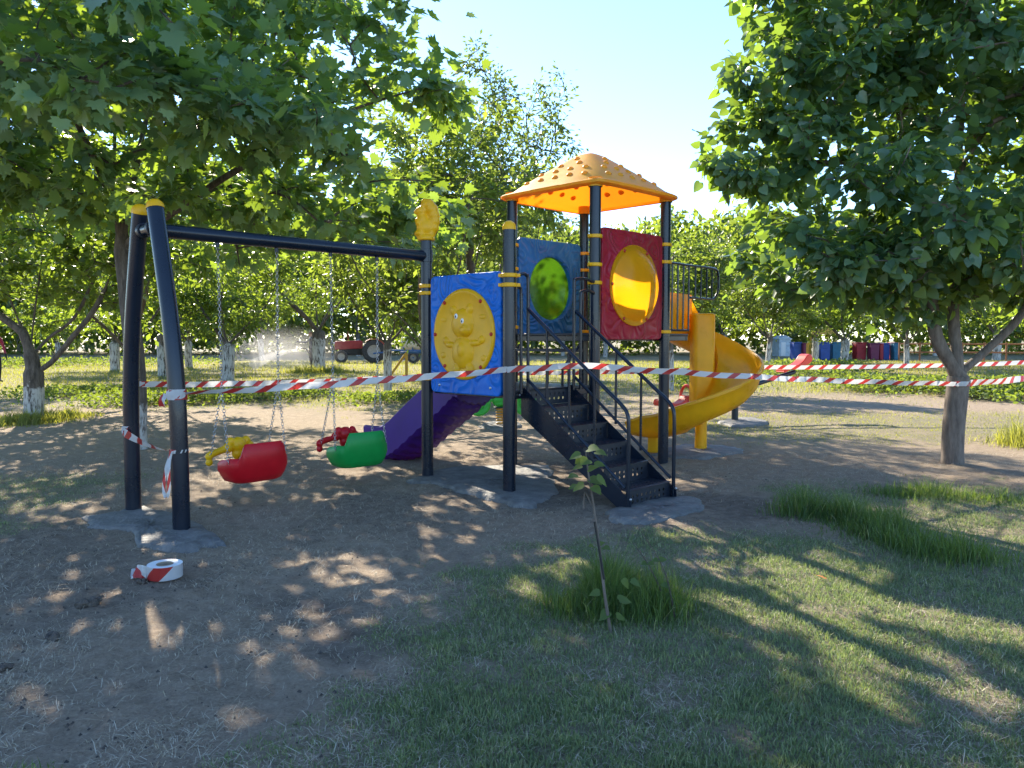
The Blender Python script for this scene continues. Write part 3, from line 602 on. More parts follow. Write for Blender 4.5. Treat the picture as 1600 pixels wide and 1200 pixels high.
o = mb.build('squirrel_finial', 'yellow', PLAY); md = o.modifiers.new('remesh', 'REMESH'); md.mode = 'VOXEL'; md.voxel_size = .0085; md.use_smooth_shade = True
sm = o.modifiers.new('smooth', 'SMOOTH'); sm.iterations = 14; o['label'] = 'yellow moulded squirrel on top of the post'
# decks
def deck(x0, x1, y0, y1, z, name='deck'):
    mb = MB(); mb.box(((x0+x1)/2, (y0+y1)/2, z-.012), (x1-x0, y1-y0, .024)); d = mb.build(name, 'navy_matte', PLAY, bevel=.004)
    for c, s in ((((x0+x1)/2, y0+.02, z-.053), (x1-x0-.004, .03, .055)), (((x0+x1)/2, y1-.02, z-.053), (x1-x0-.004, .03, .055)), ((x0+.02, (y0+y1)/2, z-.053), (.03, y1-y0-.08, .055)), ((x1-.02, (y0+y1)/2, z-.053), (.03, y1-y0-.08, .055))):
        MB().box(c, s).build('deck_beam', 'navy', d, bevel=.004)
    return d
deck(-a_+.03, -.0, .065, b1-.065, LOW); deck(-a_+.065, -.065, b1+.0, YE-.005, UPP); deck(-a_+.1, -.02, YE+.003, YE+.52, UPP)
for z, yy in ((LOW+.17, b1-.22), (LOW+.345, b1-.07)):
    MB().box((-a_/2, yy, z), (a_-.3, .16, .03)).build('inner_step', 'navy_matte', PLAY, bevel=.004)
for x in (-a_+.16, -.16):
    MB().tube([(x, b1-.30, LOW), (x, b1-.30, LOW+.17), (x, b1-.01, UPP-.1)], .014, 8).build('step_support', 'navy', PLAY)
for x in (-.22, -.5, -.95):
    MB().tube([(x, b1-.14, LOW), (x, b1-.14, LOW+.33)], .011, 8).build('step_support', 'navy', PLAY)
# panels --------------------------------------------------------
def rrect(w, h, r, n=5):
    P = []
    for cx, cy, a0 in ((w/2-r, h/2-r, 0), (-w/2+r, h/2-r, pi/2), (-w/2+r, -h/2+r, pi), (w/2-r, -h/2+r, 1.5*pi)):
        for k in range(n+1): a = a0+pi/2*k/n; P.append((cx+r*cos(a), cy+r*sin(a)))
    return P
def embossed(name, base, hi):
    """moulded panel plastic with swirling embossed lines"""
    m, nt, b, out = newmat(name); N, L = nt.nodes, nt.links
    tc = N.new('ShaderNodeTexCoord'); n = N.new('ShaderNodeTexNoise'); n.inputs['Scale'].default_value = 2.2; n.inputs['Detail'].default_value = 1
    L.new(tc.outputs['Object'], n.inputs['Vector']); mp = N.new('ShaderNodeMix'); mp.data_type = 'RGBA'; mp.inputs['Factor'].default_value = .32
    L.new(tc.outputs['Object'], mp.inputs['A']); L.new(n.outputs['Color'], mp.inputs['B'])
    v = N.new('ShaderNodeTexVoronoi'); v.inputs['Scale'].default_value = 6.5; v.feature = 'SMOOTH_F1'; v.inputs['Smoothness'].default_value = .4; L.new(mp.outputs['Result'], v.inputs['Vector'])
    s = N.new('ShaderNodeMath'); s.operation = 'MULTIPLY'; s.inputs[1].default_value = 26; L.new(v.outputs['Distance'], s.inputs[0]); si = N.new('ShaderNodeMath'); si.operation = 'SINE'; L.new(s.outputs[0], si.inputs[0])
    bp = N.new('ShaderNodeBump'); bp.inputs['Strength'].default_value = .45; bp.inputs['Distance'].default_value = .012; L.new(si.outputs[0], bp.inputs['Height']); L.new(bp.outputs[0], b.inputs['Normal'])
    n4 = N.new('ShaderNodeTexNoise'); n4.inputs['Scale'].default_value = 6; n4.inputs['Detail'].default_value = 6; L.new(tc.outputs['Object'], n4.inputs['Vector'])
    r = N.new('ShaderNodeValToRGB'); r.color_ramp.elements[0].position = .35; r.color_ramp.elements[1].position = .7; r.color_ramp.elements[0].color = (*base, 1); r.color_ramp.elements[1].color = (*hi, 1)
    L.new(n4.outputs['Fac'], r.inputs[0]); L.new(r.outputs[0], b.inputs['Base Color']); b.inputs['Roughness'].default_value = .42; b.inputs['Specular IOR Level'].default_value = .3; MATS[name] = m
embossed('panel_blue', (.002, .12, .52), (.004, .16, .62)); embossed('panel_navy', (.012, .13, .34), (.025, .19, .46)); embossed('panel_red', (.28, .006, .022), (.37, .010, .030))
def panel(M, w, h, mat, hole=0):
    """moulded panel in the xy plane of M (y up, z outward) with a round opening"""
    o_ = rrect(w, h, .055); mb = MB(); t = .045
    if not hole:
        mb.prism(o_, M@Matrix.Translation((0, 0, -t/2)), t); p = mb.build('panel', mat, PLAY, bevel=.012, seg=3)
    else:
        n = 48; ang = [atan2(b, a) for a, b in o_]; V = []; F = []
        def edge(a):
            best = 9
            c, s = cos(a), sin(a)
            for i in range(len(o_)):
                p, q2 = Vector(o_[i]), Vector(o_[(i+1) % len(o_)]); e = q2-p; den = c*e.y-s*e.x
                if abs(den) < 1e-9: continue
                tt = (p.x*e.y-p.y*e.x)/den; uu = (p.x*s-p.y*c)/den
                uu = (c*p.y-s*p.x)/(s*e.x-c*e.y) if abs(s*e.x-c*e.y) > 1e-9 else -1
                if tt > 0 and -1e-6 <= uu <= 1+1e-6: best = min(best, tt)
            return (c*best, s*best)
        A = sorted([2*pi*k/n-pi for k in range(n)]+ang); A = [x for i, x in enumerate(A) if i == 0 or x-A[i-1] > 1e-4]; n = len(A)
        rings_ = [([edge(x) for x in A], -t/2), ([edge(x) for x in A], t/2), ([(cos(x)*(hole+.05), sin(x)*(hole+.05)) for x in A], t/2), ([(cos(x)*(hole+.03), sin(x)*(hole+.03)) for x in A], t/2+.012), ([(cos(x)*hole, sin(x)*hole) for x in A], t/2+.004), ([(cos(x)*hole, sin(x)*hole) for x in A], -t/2-.004), ([(cos(x)*(hole+.03), sin(x)*(hole+.03)) for x in A], -t/2-.012), ([(cos(x)*(hole+.05), sin(x)*(hole+.05)) for x in A], -t/2)]
        for pts, z in rings_: V += [M@Vector((a, b, z)) for a, b in pts]
        m = len(rings_)
        F = [(j*n+k, j*n+(k+1) % n, ((j+1) % m)*n+(k+1) % n, ((j+1) % m)*n+k) for j in range(m) for k in range(n)]
        mb.add(V, F); p = mb.build('panel', mat, PLAY, bevel=.010, seg=3)
    return p
def frameM(c, right, up, out):
    return Matrix(((right[0], up[0], out[0], c[0]), (right[1], up[1], out[1], c[1]), (right[2], up[2], out[2], c[2]), (0, 0, 0, 1)))
# animal panel between the two low posts
MP = frameM((-a_/2, 0, 1.435), (1, 0, 0), (0, 0, 1), (0, -1, 0)); pb = panel(MP, a_-.175, 1.13, 'panel_blue'); pb['label'] = 'blue moulded panel with a yellow animal medallion'
RD = .425
mb = MB(); mb.lathe([(RD, .012), (RD+.006, .026), (RD-.004, .042), (RD-.03, .046), (RD-.045, .038), (RD*.5, .040), (.001, .040)], (0, 0, 0), 56); dm = mb.build('medallion', 'yellow', pb, angle=60); dm.matrix_local = MP
mb = MB()
for cx, cy, rx, ry, rz in ((0, .10, .165, .15, .055), (-.125, .225, .055, .055, .034), (.10, .235, .055, .06, .034), (.05, .04, .085, .065, .075), (.0, -.17, .16, .16, .055), (-.17, -.10, .09, .035, .035), (.17, -.08, .10, .035, .035), (-.24, -.06, .045, .045, .035), (.26, -.05, .045, .045, .035), (-.085, -.33, .05, .07, .045), (.10, -.33, .055, .07, .045), (.055, .075, .028, .02, .09), (.01, -.15, .08, .10, .068), (-.27, .14, .06, .03, .018), (.27, .16, .06, .03, .018), (-.28, -.20, .05, .04, .018), (.29, -.22, .05, .04, .018)):
    mb.ball((cx, cy, .030), (rx, ry, rz*.85), 16, 10)
br = mb.build('animal_relief', 'yellow', pb); br.matrix_local = MP; md = br.modifiers.new('remesh', 'REMESH'); md.mode = 'VOXEL'; md.voxel_size = .007; md.use_smooth_shade = True; sm = br.modifiers.new('smooth', 'SMOOTH'); sm.iterations = 2
for ex_, ey in ((-.052, .17), (.035, .125)):
    e = MB().ball((ex_, ey, .074), (.021, .026, .010), 12, 8).build('eye', 'white', pb); e.matrix_local = MP
    e2 = MB().ball((ex_+.003, ey-.003, .0835), (.008, .011, .004), 10, 6).build('pupil', 'black', pb); e2.matrix_local = MP
for k in range(6):
    a = radians((50, 130, 180, 230, 310, 0)[k]); b_ = MB().ball((cos(a)*(RD-.03), sin(a)*(RD-.03), .046), (.019, .019, .014), 10, 6).build('bolt', 'bolt_red', pb); b_.matrix_local = MP
for x in (-.36, .36):
    b_ = MB().ball((x, -.49, .022), (.016, .016, .010), 10, 6).build('bolt', 'steel', pb); b_.matrix_local = MP
# red panel with orange bubble
MR = frameM((0, b1+b2/2, 1.95), (0, 1, 0), (0, 0, 1), (1, 0, 0)); pr = panel(MR, b2-.175, 1.13, 'panel_red', .385); pr['label'] = 'red moulded panel with an orange bubble window'
def bubble(M, out, mat, parent, r=.42):
    s = out; mb = MB(); mb.lathe([(r+.004, s*.034), (r+.002, s*.046), (r-.02, s*.050), (r-.04, s*.046), (r-.06, s*.062), (r*.78, s*.115), (r*.55, s*.155), (r*.3, s*.178), (.001, s*.185)], (0, 0, 0), 56)
    o = mb.build('bubble_window', mat, parent, angle=60); o.matrix_local = M; return o
bubble(MR, 1, 'orange_bubble', pr)
for k in range(6):
    a = radians((60, 120, 180, 240, 300, 0)[k]); b_ = MB().ball((cos(a)*.40, sin(a)*.40, .05), (.018, .018, .013), 10, 6).build('bolt', 'bolt_red', pr); b_.matrix_local = MR
# blue panel with green bubble on the far side
MG = frameM((-a_, b1+b2/2, 1.97), (0, 1, 0), (0, 0, 1), (1, 0, 0)); pg = panel(MG, b2-.175, 1.10, 'panel_navy', .36); pg['label'] = 'dark blue panel with a green bubble window'
bubble(MG, -1, 'green_bubble', pg, .40)
# roof ----------------------------------------------------------
HR = .715; ZE, ZA = 2.965, 3.47; rc = Vector((-a_/2, b1+b2/2, 0))
def roof_z(x, y):
    m = (abs(x)**5+abs(y)**5)**.2; m = min(m, 1.1); t = 1-m
    return ZE+(ZA-ZE)*max(t, 0)**.92 - .05*max(0, .12-t)/.12*0 - 1.6*max(0, .2-m)**2
n = 32; V = []; F = []
def rcoord(i): return -1+2*i/n
for j in range(n+1):
    for i in range(n+1):
        x, y = rcoord(i), rcoord(j); r4 = 1-.055*(x*x*y*y)**3
        V.append((rc.x+x*HR*r4, rc.y+y*HR*r4, roof_z(x, y)))
F = [(j*(n+1)+i, j*(n+1)+i+1, (j+1)*(n+1)+i+1, (j+1)*(n+1)+i) for j in range(n) for i in range(n)]
mb = MB().add(V, F)
b0 = [(0, i) for i in range(n)]+[(i, n) for i in range(n)]+[(n, n-i) for i in range(n)]+[(n-i, 0) for i in range(n)]; Vb = []   # eave lip
for (j, i) in b0: Vb.append(Vector(V[j*(n+1)+i]))
nb = len(Vb); lip = [(1.0, 0), (1.02, -.012), (1.02, -.038), (.985, -.055), (.93, -.055)]; VV = []
for s, z in lip: VV += [Vector((rc.x+(p.x-rc.x)*s, rc.y+(p.y-rc.y)*s, p.z+z)) for p in Vb]
mb.add(VV, [(k*nb+i, k*nb+(i+1) % nb, (k+1)*nb+(i+1) % nb, (k+1)*nb+i) for k in range(len(lip)-1) for i in range(nb)])
for f in range(4):
    R = Matrix.Rotation(f*pi/2, 3, 'Z')
    for row, (d, cnt, w) in enumerate(((.30, 1, 0), (.46, 2, .36), (.62, 4, .86), (.80, 5, 1.12))):
        for k in range(cnt):
            l = 0 if cnt == 1 else -w/2+w*k/(cnt-1); p = R@Vector((d, l, 0)); z = roof_z(p.x, p.y)
            nrm = Vector(((roof_z(p.x-.02, p.y)-roof_z(p.x+.02, p.y))/(.04*HR), (roof_z(p.x, p.y-.02)-roof_z(p.x, p.y+.02))/(.04*HR), 1)).normalized()
            mb.ball((rc.x+p.x*HR, rc.y+p.y*HR, z-.004), (.034, .034, .024), 12, 7, nrm.to_track_quat('Z', 'Y').to_matrix())
ro = mb.build('roof', 'roof', PLAY, angle=50); ro['label'] = 'orange moulded pyramid roof with round studs'
for x, y in ((-a_, b1), (0, b1), (0, YE), (-a_, YE)):
    MB().lathe([(RP+.014, -.06), (RP+.014, .03), (.001, .03)], (x, y, 2.955), 20).build('post_socket', 'roof', ro)
# stairs --------------------------------------------------------
SY0, SY1 = .18, .84; NR = 6; RISE = LOW/NR; RUN = 1.15/5
def perf(mb, M, w, h, nx, ny, hr, mx, my):
    """plate w x h in the xy plane of M, perforated by nx x ny octagonal holes"""
    x0, y0 = -w/2+mx, -h/2+my; cw, ch = (w-2*mx)/nx, (h-2*my)/ny; V = []; F = []
    for (a, b, c, d) in ((-w/2, -h/2, w/2, -h/2+my), (-w/2, h/2-my, w/2, h/2), (-w/2, -h/2+my, -w/2+mx, h/2-my), (w/2-mx, -h/2+my, w/2, h/2-my)):
        k = len(V); V += [(a, b), (c, b), (c, d), (a, d)]; F.append((k, k+1, k+2, k+3))
    for i in range(nx):
        for j in range(ny):
            cx, cy = x0+cw*(i+.5), y0+ch*(j+.5); k = len(V)
            V += [(cx+cw/2, cy), (cx+cw/2, cy+ch/2), (cx, cy+ch/2), (cx-cw/2, cy+ch/2), (cx-cw/2, cy), (cx-cw/2, cy-ch/2), (cx, cy-ch/2), (cx+cw/2, cy-ch/2)]
            V += [(cx+hr*cos(pi/4*q), cy+hr*sin(pi/4*q)) for q in range(8)]
            for q in range(8): F.append((k+q, k+(q+1) % 8, k+8+(q+1) % 8, k+8+q))
    mb.add([M@Vector((a, b, 0)) for a, b in V], F)
for k in range(NR):
    x = 1.15-RUN*k; z0 = RISE*k; w = SY1-SY0-.03
    mb = MB(); perf(mb, frameM((x, (SY0+SY1)/2, z0+RISE/2), (0, 1, 0), (0, 0, 1), (1, 0, 0)), w, RISE-.006, 8, 2, .014, .06, .03)
    o = mb.build('riser', 'navy_matte', PLAY, smooth=False); sd_ = o.modifiers.new('solid', 'SOLIDIFY'); sd_.thickness = .004
    if k < NR-1:
        mb = MB(); perf(mb, frameM((x-RUN/2+.008, (SY0+SY1)/2, z0+RISE), (0, 1, 0), (1, 0, 0), (0, 0, 1)), w, RUN+.018, 9, 3, .013, .04, .035)
        o = mb.build('tread', 'navy_matte', PLAY, smooth=False); sd_ = o.modifiers.new('solid', 'SOLIDIFY'); sd_.thickness = .004
for y in (SY0, SY1):
    out = [(-.02, LOW-.0), (.02, LOW+.02), (1.215, .085), (1.215, .0), (1.10, .0), (-.02, LOW-.24)]
    MB().prism(out, frameM((0, y-.003, 0), (1, 0, 0), (0, 0, 1), (0, -1, 0)), .006).build('stringer', 'navy', PLAY, smooth=False, bevel=.002)
    r = .0165; hr_ = MB().tube(catmull([(.06, y, 1.66), (.3, y, 1.475), (.9, y, 1.015), (1.10, y, .865), (1.165, y, .79), (1.18, y, .68), (1.18, y, .35), (1.18, y, .0)], 5), r, 10).build('handrail', 'navy', PLAY)
    MB().tube([(.05, y, 1.03), (.35, y, .80), (1.15, y, .185)], .014, 8).build('lower_rail', 'navy', hr_)
    for x in (.29, .55, .83): MB().tube([(x, y, 1.66-(x-.06)*.767-.008), (x, y, 1.03-(x-.05)*.767-.04)], .0115, 8).build('baluster', 'navy', hr_)
for (px_, py_, ya, yb, s) in ((0, 0, .19, .10, 1), (0, b1, .83, .93, -1)):
    for y, zt in ((ya, 1.975), (yb, 1.865)):
        g_0 = py_+s*.06
        MB().tube(catmull([(.035, g_0, zt-.02), (.05, (g_0+y)/2, zt), (.05, y-s*.02, zt-.015), (.05, y, zt-.07), (.05, y, 1.4), (.05, y, LOW-.03)], 6), .015, 10).build('guard_bar', 'navy', PLAY)
for y in (SY0, SY1):
    MB().ball((1.21, y-.008, .10), (.012, .012, .012), 8, 6).build('bolt', 'steel', PLAY)
for y in (.12, .9): MB().ball((.012, y, LOW-.045), (.011, .011, .011), 8, 6).build('bolt', 'steel', PLAY)
# slide entry railings
for x, yn in ((-.02, 0), (-a_+.10, 0)):
    y0 = YE+.03; top = 2.24
    rl = MB().tube(catmull([(x, y0+.0, 1.95), (x, y0+.01, 2.17), (x, y0+.08, top), (x, y0+.55, top), (x, y0+1.02, top), (x, y0+1.14, top-.05), (x, y0+1.15, top-.25), (x, y0+1.06, 1.88), (x, y0+.9, 1.87), (x, y0+.52, 1.87)], 6), .0145, 9).build('entry_railing', 'navy', PLAY)
    MB().tube([(x, y0+.02, UPP+.04), (x, y0+.50, UPP+.04)], .013, 8).build('lower_rail', 'navy', rl)
    for k in range(5): MB().tube([(x, y0+.03+.115*k, UPP+.04 if k else UPP+.04), (x, y0+.03+.115*k, top-.01 if k else 2.19)], .0105, 7).build('bar', 'navy', rl)
    for k in range(4): MB().tube([(x, y0+.63+.125*k, 1.87), (x, y0+.63+.125*k, top)], .0105, 7).build('bar', 'navy', rl)
# spiral slide --------------------------------------------------
CX, CY = -.19, 3.565
def spiral():
    prof = [(.19, .50), (.19, .24), (.20, .10), (.24, .03), (.33, 0), (.45, .0), (.57, .03), (.645, .11), (.675, .20), (.685, .27), (.705, .295), (.73, .285), (.735, .25), (.715, .225), (.70, .15), (.67, .05), (.60, -.03), (.45, -.055), (.33, -.05), (.24, -.02), (.19, .0)]
    V = []; F = []; st = 56; m = len(prof); total = radians(272)
    secs = []
    for i in range(st+1):
        t = i/st; th = t*total; z = 1.44-1.15*(t**1.05)-.0*t; z = 1.44-(1.44-.30)*(t-.06*sin(2*pi*t)*-1*0)
        ang = pi-th; grow_ = 1+.35*max(0, .18-t)/.18
        secs.append((Vector((CX, CY, z)), Vector((cos(ang), sin(ang), 0)), t))
    for c, d, t in secs:
        for r, h in prof:
            hh = h
            if r < .205 and h > .2: hh = h*(1-t)**.8+.12*t
            if h > .12 and r > .6: hh = h*(1+.55*max(0, .4-t)/.4-.25*max(0, t-.6))
            V.append(c+d*r+Vector((0, 0, hh)))
    last, d0, _ = secs[-1]; head = Vector((-1, .0, 0))
    dd = Vector((cos(pi-total), sin(pi-total), 0)); head = Vector((dd.y, -dd.x, 0))
    for k in range(1, 9):
        s = .62*k/8; z = last.z-.09*sin(min(1, k/6)*pi/2)
        for r, h in prof:
            hh = h*.85 if h > .12 and r > .6 else (.12 if r < .205 and h > .2 else h)
            if r < .205: hh = min(hh, .17)
            hh *= (1-.35*max(0, k-5)/3)
            V.append(Vector((CX, CY, z))+dd*(r+.0*s)+head*s+Vector((0, 0, hh)))
    tot = st+1+8
    F = [(j*m+k, j*m+(k+1) % m, (j+1)*m+(k+1) % m, (j+1)*m+k) for j in range(tot-1) for k in range(m)]
    F += [tuple(range(m)), tuple((tot-1)*m+k for k in range(m))]
    return MB().add(V, F)
sl = spiral().build('spiral_slide', 'slide_yellow', PLAY, angle=50); sl['label'] = 'yellow spiral slide winding round its column'
mb = MB(); mb.prism(rrect(.27, .27, .06, 4), Matrix.Translation((CX, CY, .40))@Matrix.Rotation(radians(45), 4, 'Z'), 1.30); mb.build('column', 'slide_yellow', sl, bevel=.02, seg=3)
MB().lathe([(.078, -.03), (.072, .2), (.07, .5), (.001, .5)], (CX, CY, 0), 20).build('leg', 'slide_yellow', sl)
MB().prism(rrect(.16, .12, .03), Matrix.Translation((CX-.38, CY-.44, -.02)), .26).build('leg', 'slide_yellow', sl, bevel=.01)
mb = MB(); hw = .30     # entry chute from the deck to the start of the spiral
pr_ = [(-.735, .50), (-.70, .46), (-.675, .20), (-.645, .11), (-.57, .03), (-.45, 0), (-.33, 0), (-.24, .03), (-.20, .10), (-.19, .50), (-.165, .50), (-.165, .06), (-.24, -.03), (-.45, -.055), (-.60, -.03), (-.70, .05), (-.735, .2)]
V = []
for k, y in enumerate((YE+.50, YE+.8, CY+.02)):
    for r, h in pr_: V.append((CX+r, y, 1.455-.008*k+h))
m = len(pr_); mb.add(V, [(j*m+k, j*m+(k+1) % m, (j+1)*m+(k+1) % m, (j+1)*m+k) for j in range(2) for k in range(m)]+[tuple(range(m)), tuple(2*m+k for k in range(m))]); mb.build('entry_chute', 'slide_yellow', sl, angle=50)
# straight purple slide ----------------------------------------
V = []; path = [(-a_+.02, LOW+.0), (-a_-.10, LOW-.02), (-a_-.35, LOW-.20), (-a_-.75, LOW-.45), (-a_-1.1, .25), (-a_-1.32, .165), (-a_-1.65, .15)]
pts = catmull([(x, 0, z) for x, z in path], 8); yc = b1/2+.06
prof = [(-.30, .20), (-.275, .22), (-.25, .19), (-.235, .06), (-.20, .01), (0, 0), (.20, .01), (.235, .06), (.25, .19), (.275, .22), (.30, .20), (.30, .05)]+[(.30-.05*k, -.09-.05*sin(pi*k/12)-(.014 if k % 2 else 0)) for k in range(13)]+[(-.30, .05)]
m = len(prof)
for i, p in enumerate(pts):
    t = (pts[min(i+1, len(pts)-1)]-pts[max(i-1, 0)]).normalized(); nv = Vector((t.z, 0, -t.x)); nv = nv if nv.z > 0 else -nv; rip = 1+.0*i
    for w, h in prof: V.append(Vector((p.x, yc+w, p.z))+nv*h*(1 if h > 0 else 1.5+.10*sin(i*2.1)))
mb = MB().add(V, [(j*m+k, j*m+(k+1) % m, (j+1)*m+(k+1) % m, (j+1)*m+k) for j in range(len(pts)-1) for k in range(m)]+[tuple(range(m)), tuple((len(pts)-1)*m+k for k in range(m))])
ps = mb.build('straight_slide', 'purple', PLAY, angle=50); ps['label'] = 'purple straight slide leading away behind the animal panel'
MB().prism(rrect(.14, .4, .03), Matrix.Translation((-a_-1.45, yc, -.03)), .12).build('foot', 'purple', ps, bevel=.01)
# swing frame ---------------------------------------------------
ZB = 2.21
bm_ = MB().tube([(-a_, YS, ZB), (-a_, .0, ZB)], .054, 20).build('swing_beam', 'navy', PLAY)
for s in (1, -1):
    lg = MB().tube(catmull([(-a_+s*.475, YS, -.05), (-a_+s*.475, YS, .5), (-a_+s*.455, YS, 1.0), (-a_+s*.38, YS, 1.5), (-a_+s*.235, YS, 2.05), (-a_+s*.150, YS, 2.35)], 6), .0605, 22).build('swing_leg', 'navy', PLAY)
    d = Vector((-s*.085, 0, .30)).normalized(); MB().lathe([(.064, -.006), (.064, .015), (.058, .036), (.042, .055), (.02, .065), (.001, .067)], (-a_+s*.150, YS, 2.35), 20, d.to_track_quat('Z', 'Y').to_matrix()).build('post_cap', 'yellow', lg)
MB().tube([(-a_-.20, YS, ZB), (-a_+.20, YS, ZB)], .045, 16).build('cross_tube', 'navy', PLAY)
for s in (.09, -.09): MB().lathe([(.047, -.022), (.056, -.02), (.056, .02), (.047, .022)], (-a_+s, YS, ZB), 18, Matrix.Rotation(pi/2, 3, 'Y')).build('clamp', 'navy_matte', PLAY)
MB().lathe([(.0565, -.06), (.066, -.058), (.066, .058), (.0565, .06)], (-a_, .0, ZB), 20).build('beam_clamp', 'navy', PLAY)
HY = (-2.12, -1.61, -1.09, -.59)
for y in HY: MB().tube([(-a_, y, ZB-.04), (-a_, y, ZB-.085)], .016, 10).build('hanger', 'navy_matte', bm_)

# ------------------------------------------------------------------ swings
R3 = Matrix.Rotation(-YAW, 4, 'Z'); toW = Matrix.Translation(P2)@R3
def link_ring(c, d, side, L=.030, w=.010, r=.0028):
    """one oval chain link"""
    P = []
    for k in range(10):
        a = 2*pi*k/10; P.append(c+d*(cos(a)*w+(L/2-w)*(1 if cos(a) > 0 else -1))+side*sin(a)*w)
    V = []; F = []
    nrm = d.cross(side)
    for k in range(10):
        o = (P[k]-c).normalized()
        V += [P[k]+o*r, P[k]+nrm*r, P[k]-o*r, P[k]-nrm*r]
    for k in range(10):
        for j in range(4): F.append((k*4+j, ((k+1) % 10)*4+j, ((k+1) % 10)*4+(j+1) % 4, k*4+(j+1) % 4))
    return V, F
def chain(a, b, parent, sag=0):
    a, b = Vector(a), Vector(b); L = (b-a).length; d = (b-a)/L; s1 = d.cross(Vector((.3, .8, .1))).normalized(); s2 = d.cross(s1); n = int(L/.024); mb = MB()
    for k in range(n): V, F = link_ring(a+d*(k+.5)*L/n, d, s1 if k % 2 else s2); mb.add(V, F)
    return mb.build('chain', 'steel', parent)
def swing(yc, y0, y1, mat_back, mat_front, label, rz):
    root = bpy.data.objects.new('swing', None); COL.objects.link(root); root.empty_display_size = .1
    root.matrix_world = toW@Matrix.Translation((-a_, yc, 0)); tag(root, label, 'swing', 'swings hanging from the beam')
    w = .25; dp = .19; zb = .225; R = Matrix.Rotation(rz, 3, 'Z')
    # back shell: a wall bent round the back and both sides, higher in the middle
    n = 40; V = []; m = 8
    for i in range(n+1):
        t = i/n; s = (t-.5)*2; a = s*radians(102)
        ce = (abs(cos(a))**.62)*(1 if cos(a) > 0 else -1); se = (abs(sin(a))**.62)*(1 if sin(a) > 0 else -1)
        c = Vector((ce*dp, se*w, 0)); nd = Vector((ce/dp*.19, se/w*.25, 0)).normalized()
        hump = ss(np.array((.46-abs(s))/.17)); h = .205+.115*float(hump)-.035*max(0, abs(s)-.75)/.25
        for (o, z) in ((-.06, .010), (-.035, -.002), (.0, .012), (.030, .06), (.052, h*.62), (.05, h-.016), (.034, h+.006), (.006, h-.012)): V.append(R@(c+nd*(o-.03))+Vector((0, 0, zb+z)))
    F = [(j*m+k, j*m+(k+1) % m, (j+1)*m+(k+1) % m, (j+1)*m+k) for j in range(n) for k in range(m)]+[tuple(range(m)), tuple(n*m+k for k in range(m))]
    sh = MB().add(V, F).build('back_shell', mat_back, root, angle=60)
    mb = MB(); o_ = [(x*1.0, y) for x, y in rrect(.36, .42, .10, 5)]
    prof = [(.80, -.0), (.93, .008), (1.0, .035), (1.0, .06), (.9, .075), (.2, .07)]; V = []
    for s, z in prof: V += [R@Vector((x*s-.01, y*s, 0))+Vector((0, 0, zb+z)) for x, y in o_]
    m = len(o_); mb.add(V, [(j*m+k, j*m+(k+1) % m, (j+1)*m+(k+1) % m, (j+1)*m+k) for j in range(len(prof)-1) for k in range(m)]+[tuple(range(m)), tuple((len(prof)-1)*m+k for k in range(m))]); mb.build('seat', mat_back, root, angle=50)
    # front bar with a rounded crest
    mb = MB(); P = [R@Vector((-.20+.05*abs(k)/4*-1*0-.035*(1-(k/4)**2), k/4*.265, 0))+Vector((0, 0, zb+.215+.05*(1-abs(k)/4))) for k in range(-4, 5)]
    mb.tube(catmull(P, 3), .030, 10)
    for y, z, r in ((0, .27, .07), (-.07, .30, .042), (.07, .30, .042), (0, .20, .06), (-.10, .25, .045), (.10, .25, .045), (-.265, .20, .034), (.265, .20, .034), (-.265, .15, .032), (.265, .15, .032), (0, .12, .04)): mb.ball(R@Vector((-.215, y, 0))+Vector((0, 0, zb+z)), (r*.8, r, r), 12, 8, R)
    fb = mb.build('front_bar', mat_front, root); md = fb.modifiers.new('remesh', 'REMESH'); md.mode = 'VOXEL'; md.voxel_size = .008; md.use_smooth_shade = True
    for y, s in ((y0-yc, -1), (y1-yc, 1)):
        sp_ = Vector((.0, y*.97, 1.02)); chain((0, y, ZB-.085), sp_, root)
        chain(sp_, R@Vector((.09, s*.262, 0))+Vector((0, 0, zb+.17)), root); chain(sp_, R@Vector((-.19, s*.262, 0))+Vector((0, 0, zb+.20)), root)
    return root
swing((HY[0]+HY[1])/2, HY[0], HY[1], 'red', 'seat_yellow', 'red bucket swing with yellow front bar near the double legs', radians(4))
swing((HY[2]+HY[3])/2, HY[2], HY[3], 'green', 'red', 'green bucket swing with red front bar near the squirrel post', radians(-5))

# ------------------------------------------------------------------ barrier tape
def ribbon(mb_v, mb_f, uv, path, w, twist=None, up=Vector((0, 0, 1)), u0=0):
    """ribbon along path; twist(t) turns its width about the path"""
    u = u0; P = [Vector(p) for p in path]; n = len(P); b = len(mb_v)
    for i, p in enumerate(P):
        t = (P[min(i+1, n-1)]-P[max(i-1, 0)]).normalized(); s = (up-t*up.dot(t)).normalized(); q = t.cross(s); a = twist(i/(n-1)) if twist else 0
        d = s*cos(a)+q*sin(a)
        if i: u += (P[i]-P[i-1]).length
        fold = q*cos(a)*.010*sin(i*1.7+sin(i*.6)*2)
        for k in (-.5, 0, .5): mb_v.append(p+d*w*k+(fold if k == 0 else Vector())); uv.append((u, k+.5))
    for i in range(n-1):
        for k in range(2): mb_f.append((b+i*3+k, b+(i+1)*3+k, b+(i+1)*3+k+1, b+i*3+k+1))
def tape(name, segs, label, parent=None, cat='barrier tape'):
    v, f, uv = [], [], []
    for s in segs: ribbon(v, f, uv, **s)
    me = bpy.data.meshes.new(name); me.from_pydata([tuple(p) for p in v], [], f); l = me.uv_layers.new(name='UVMap')
    for lp in me.loops: l.data[lp.index].uv = uv[lp.vertex_index]
    me.polygons.foreach_set('use_smooth', [True]*len(me.polygons)); o = obj(name, me, parent, 'tape')
    if not parent: tag(o, label, cat)
    return o
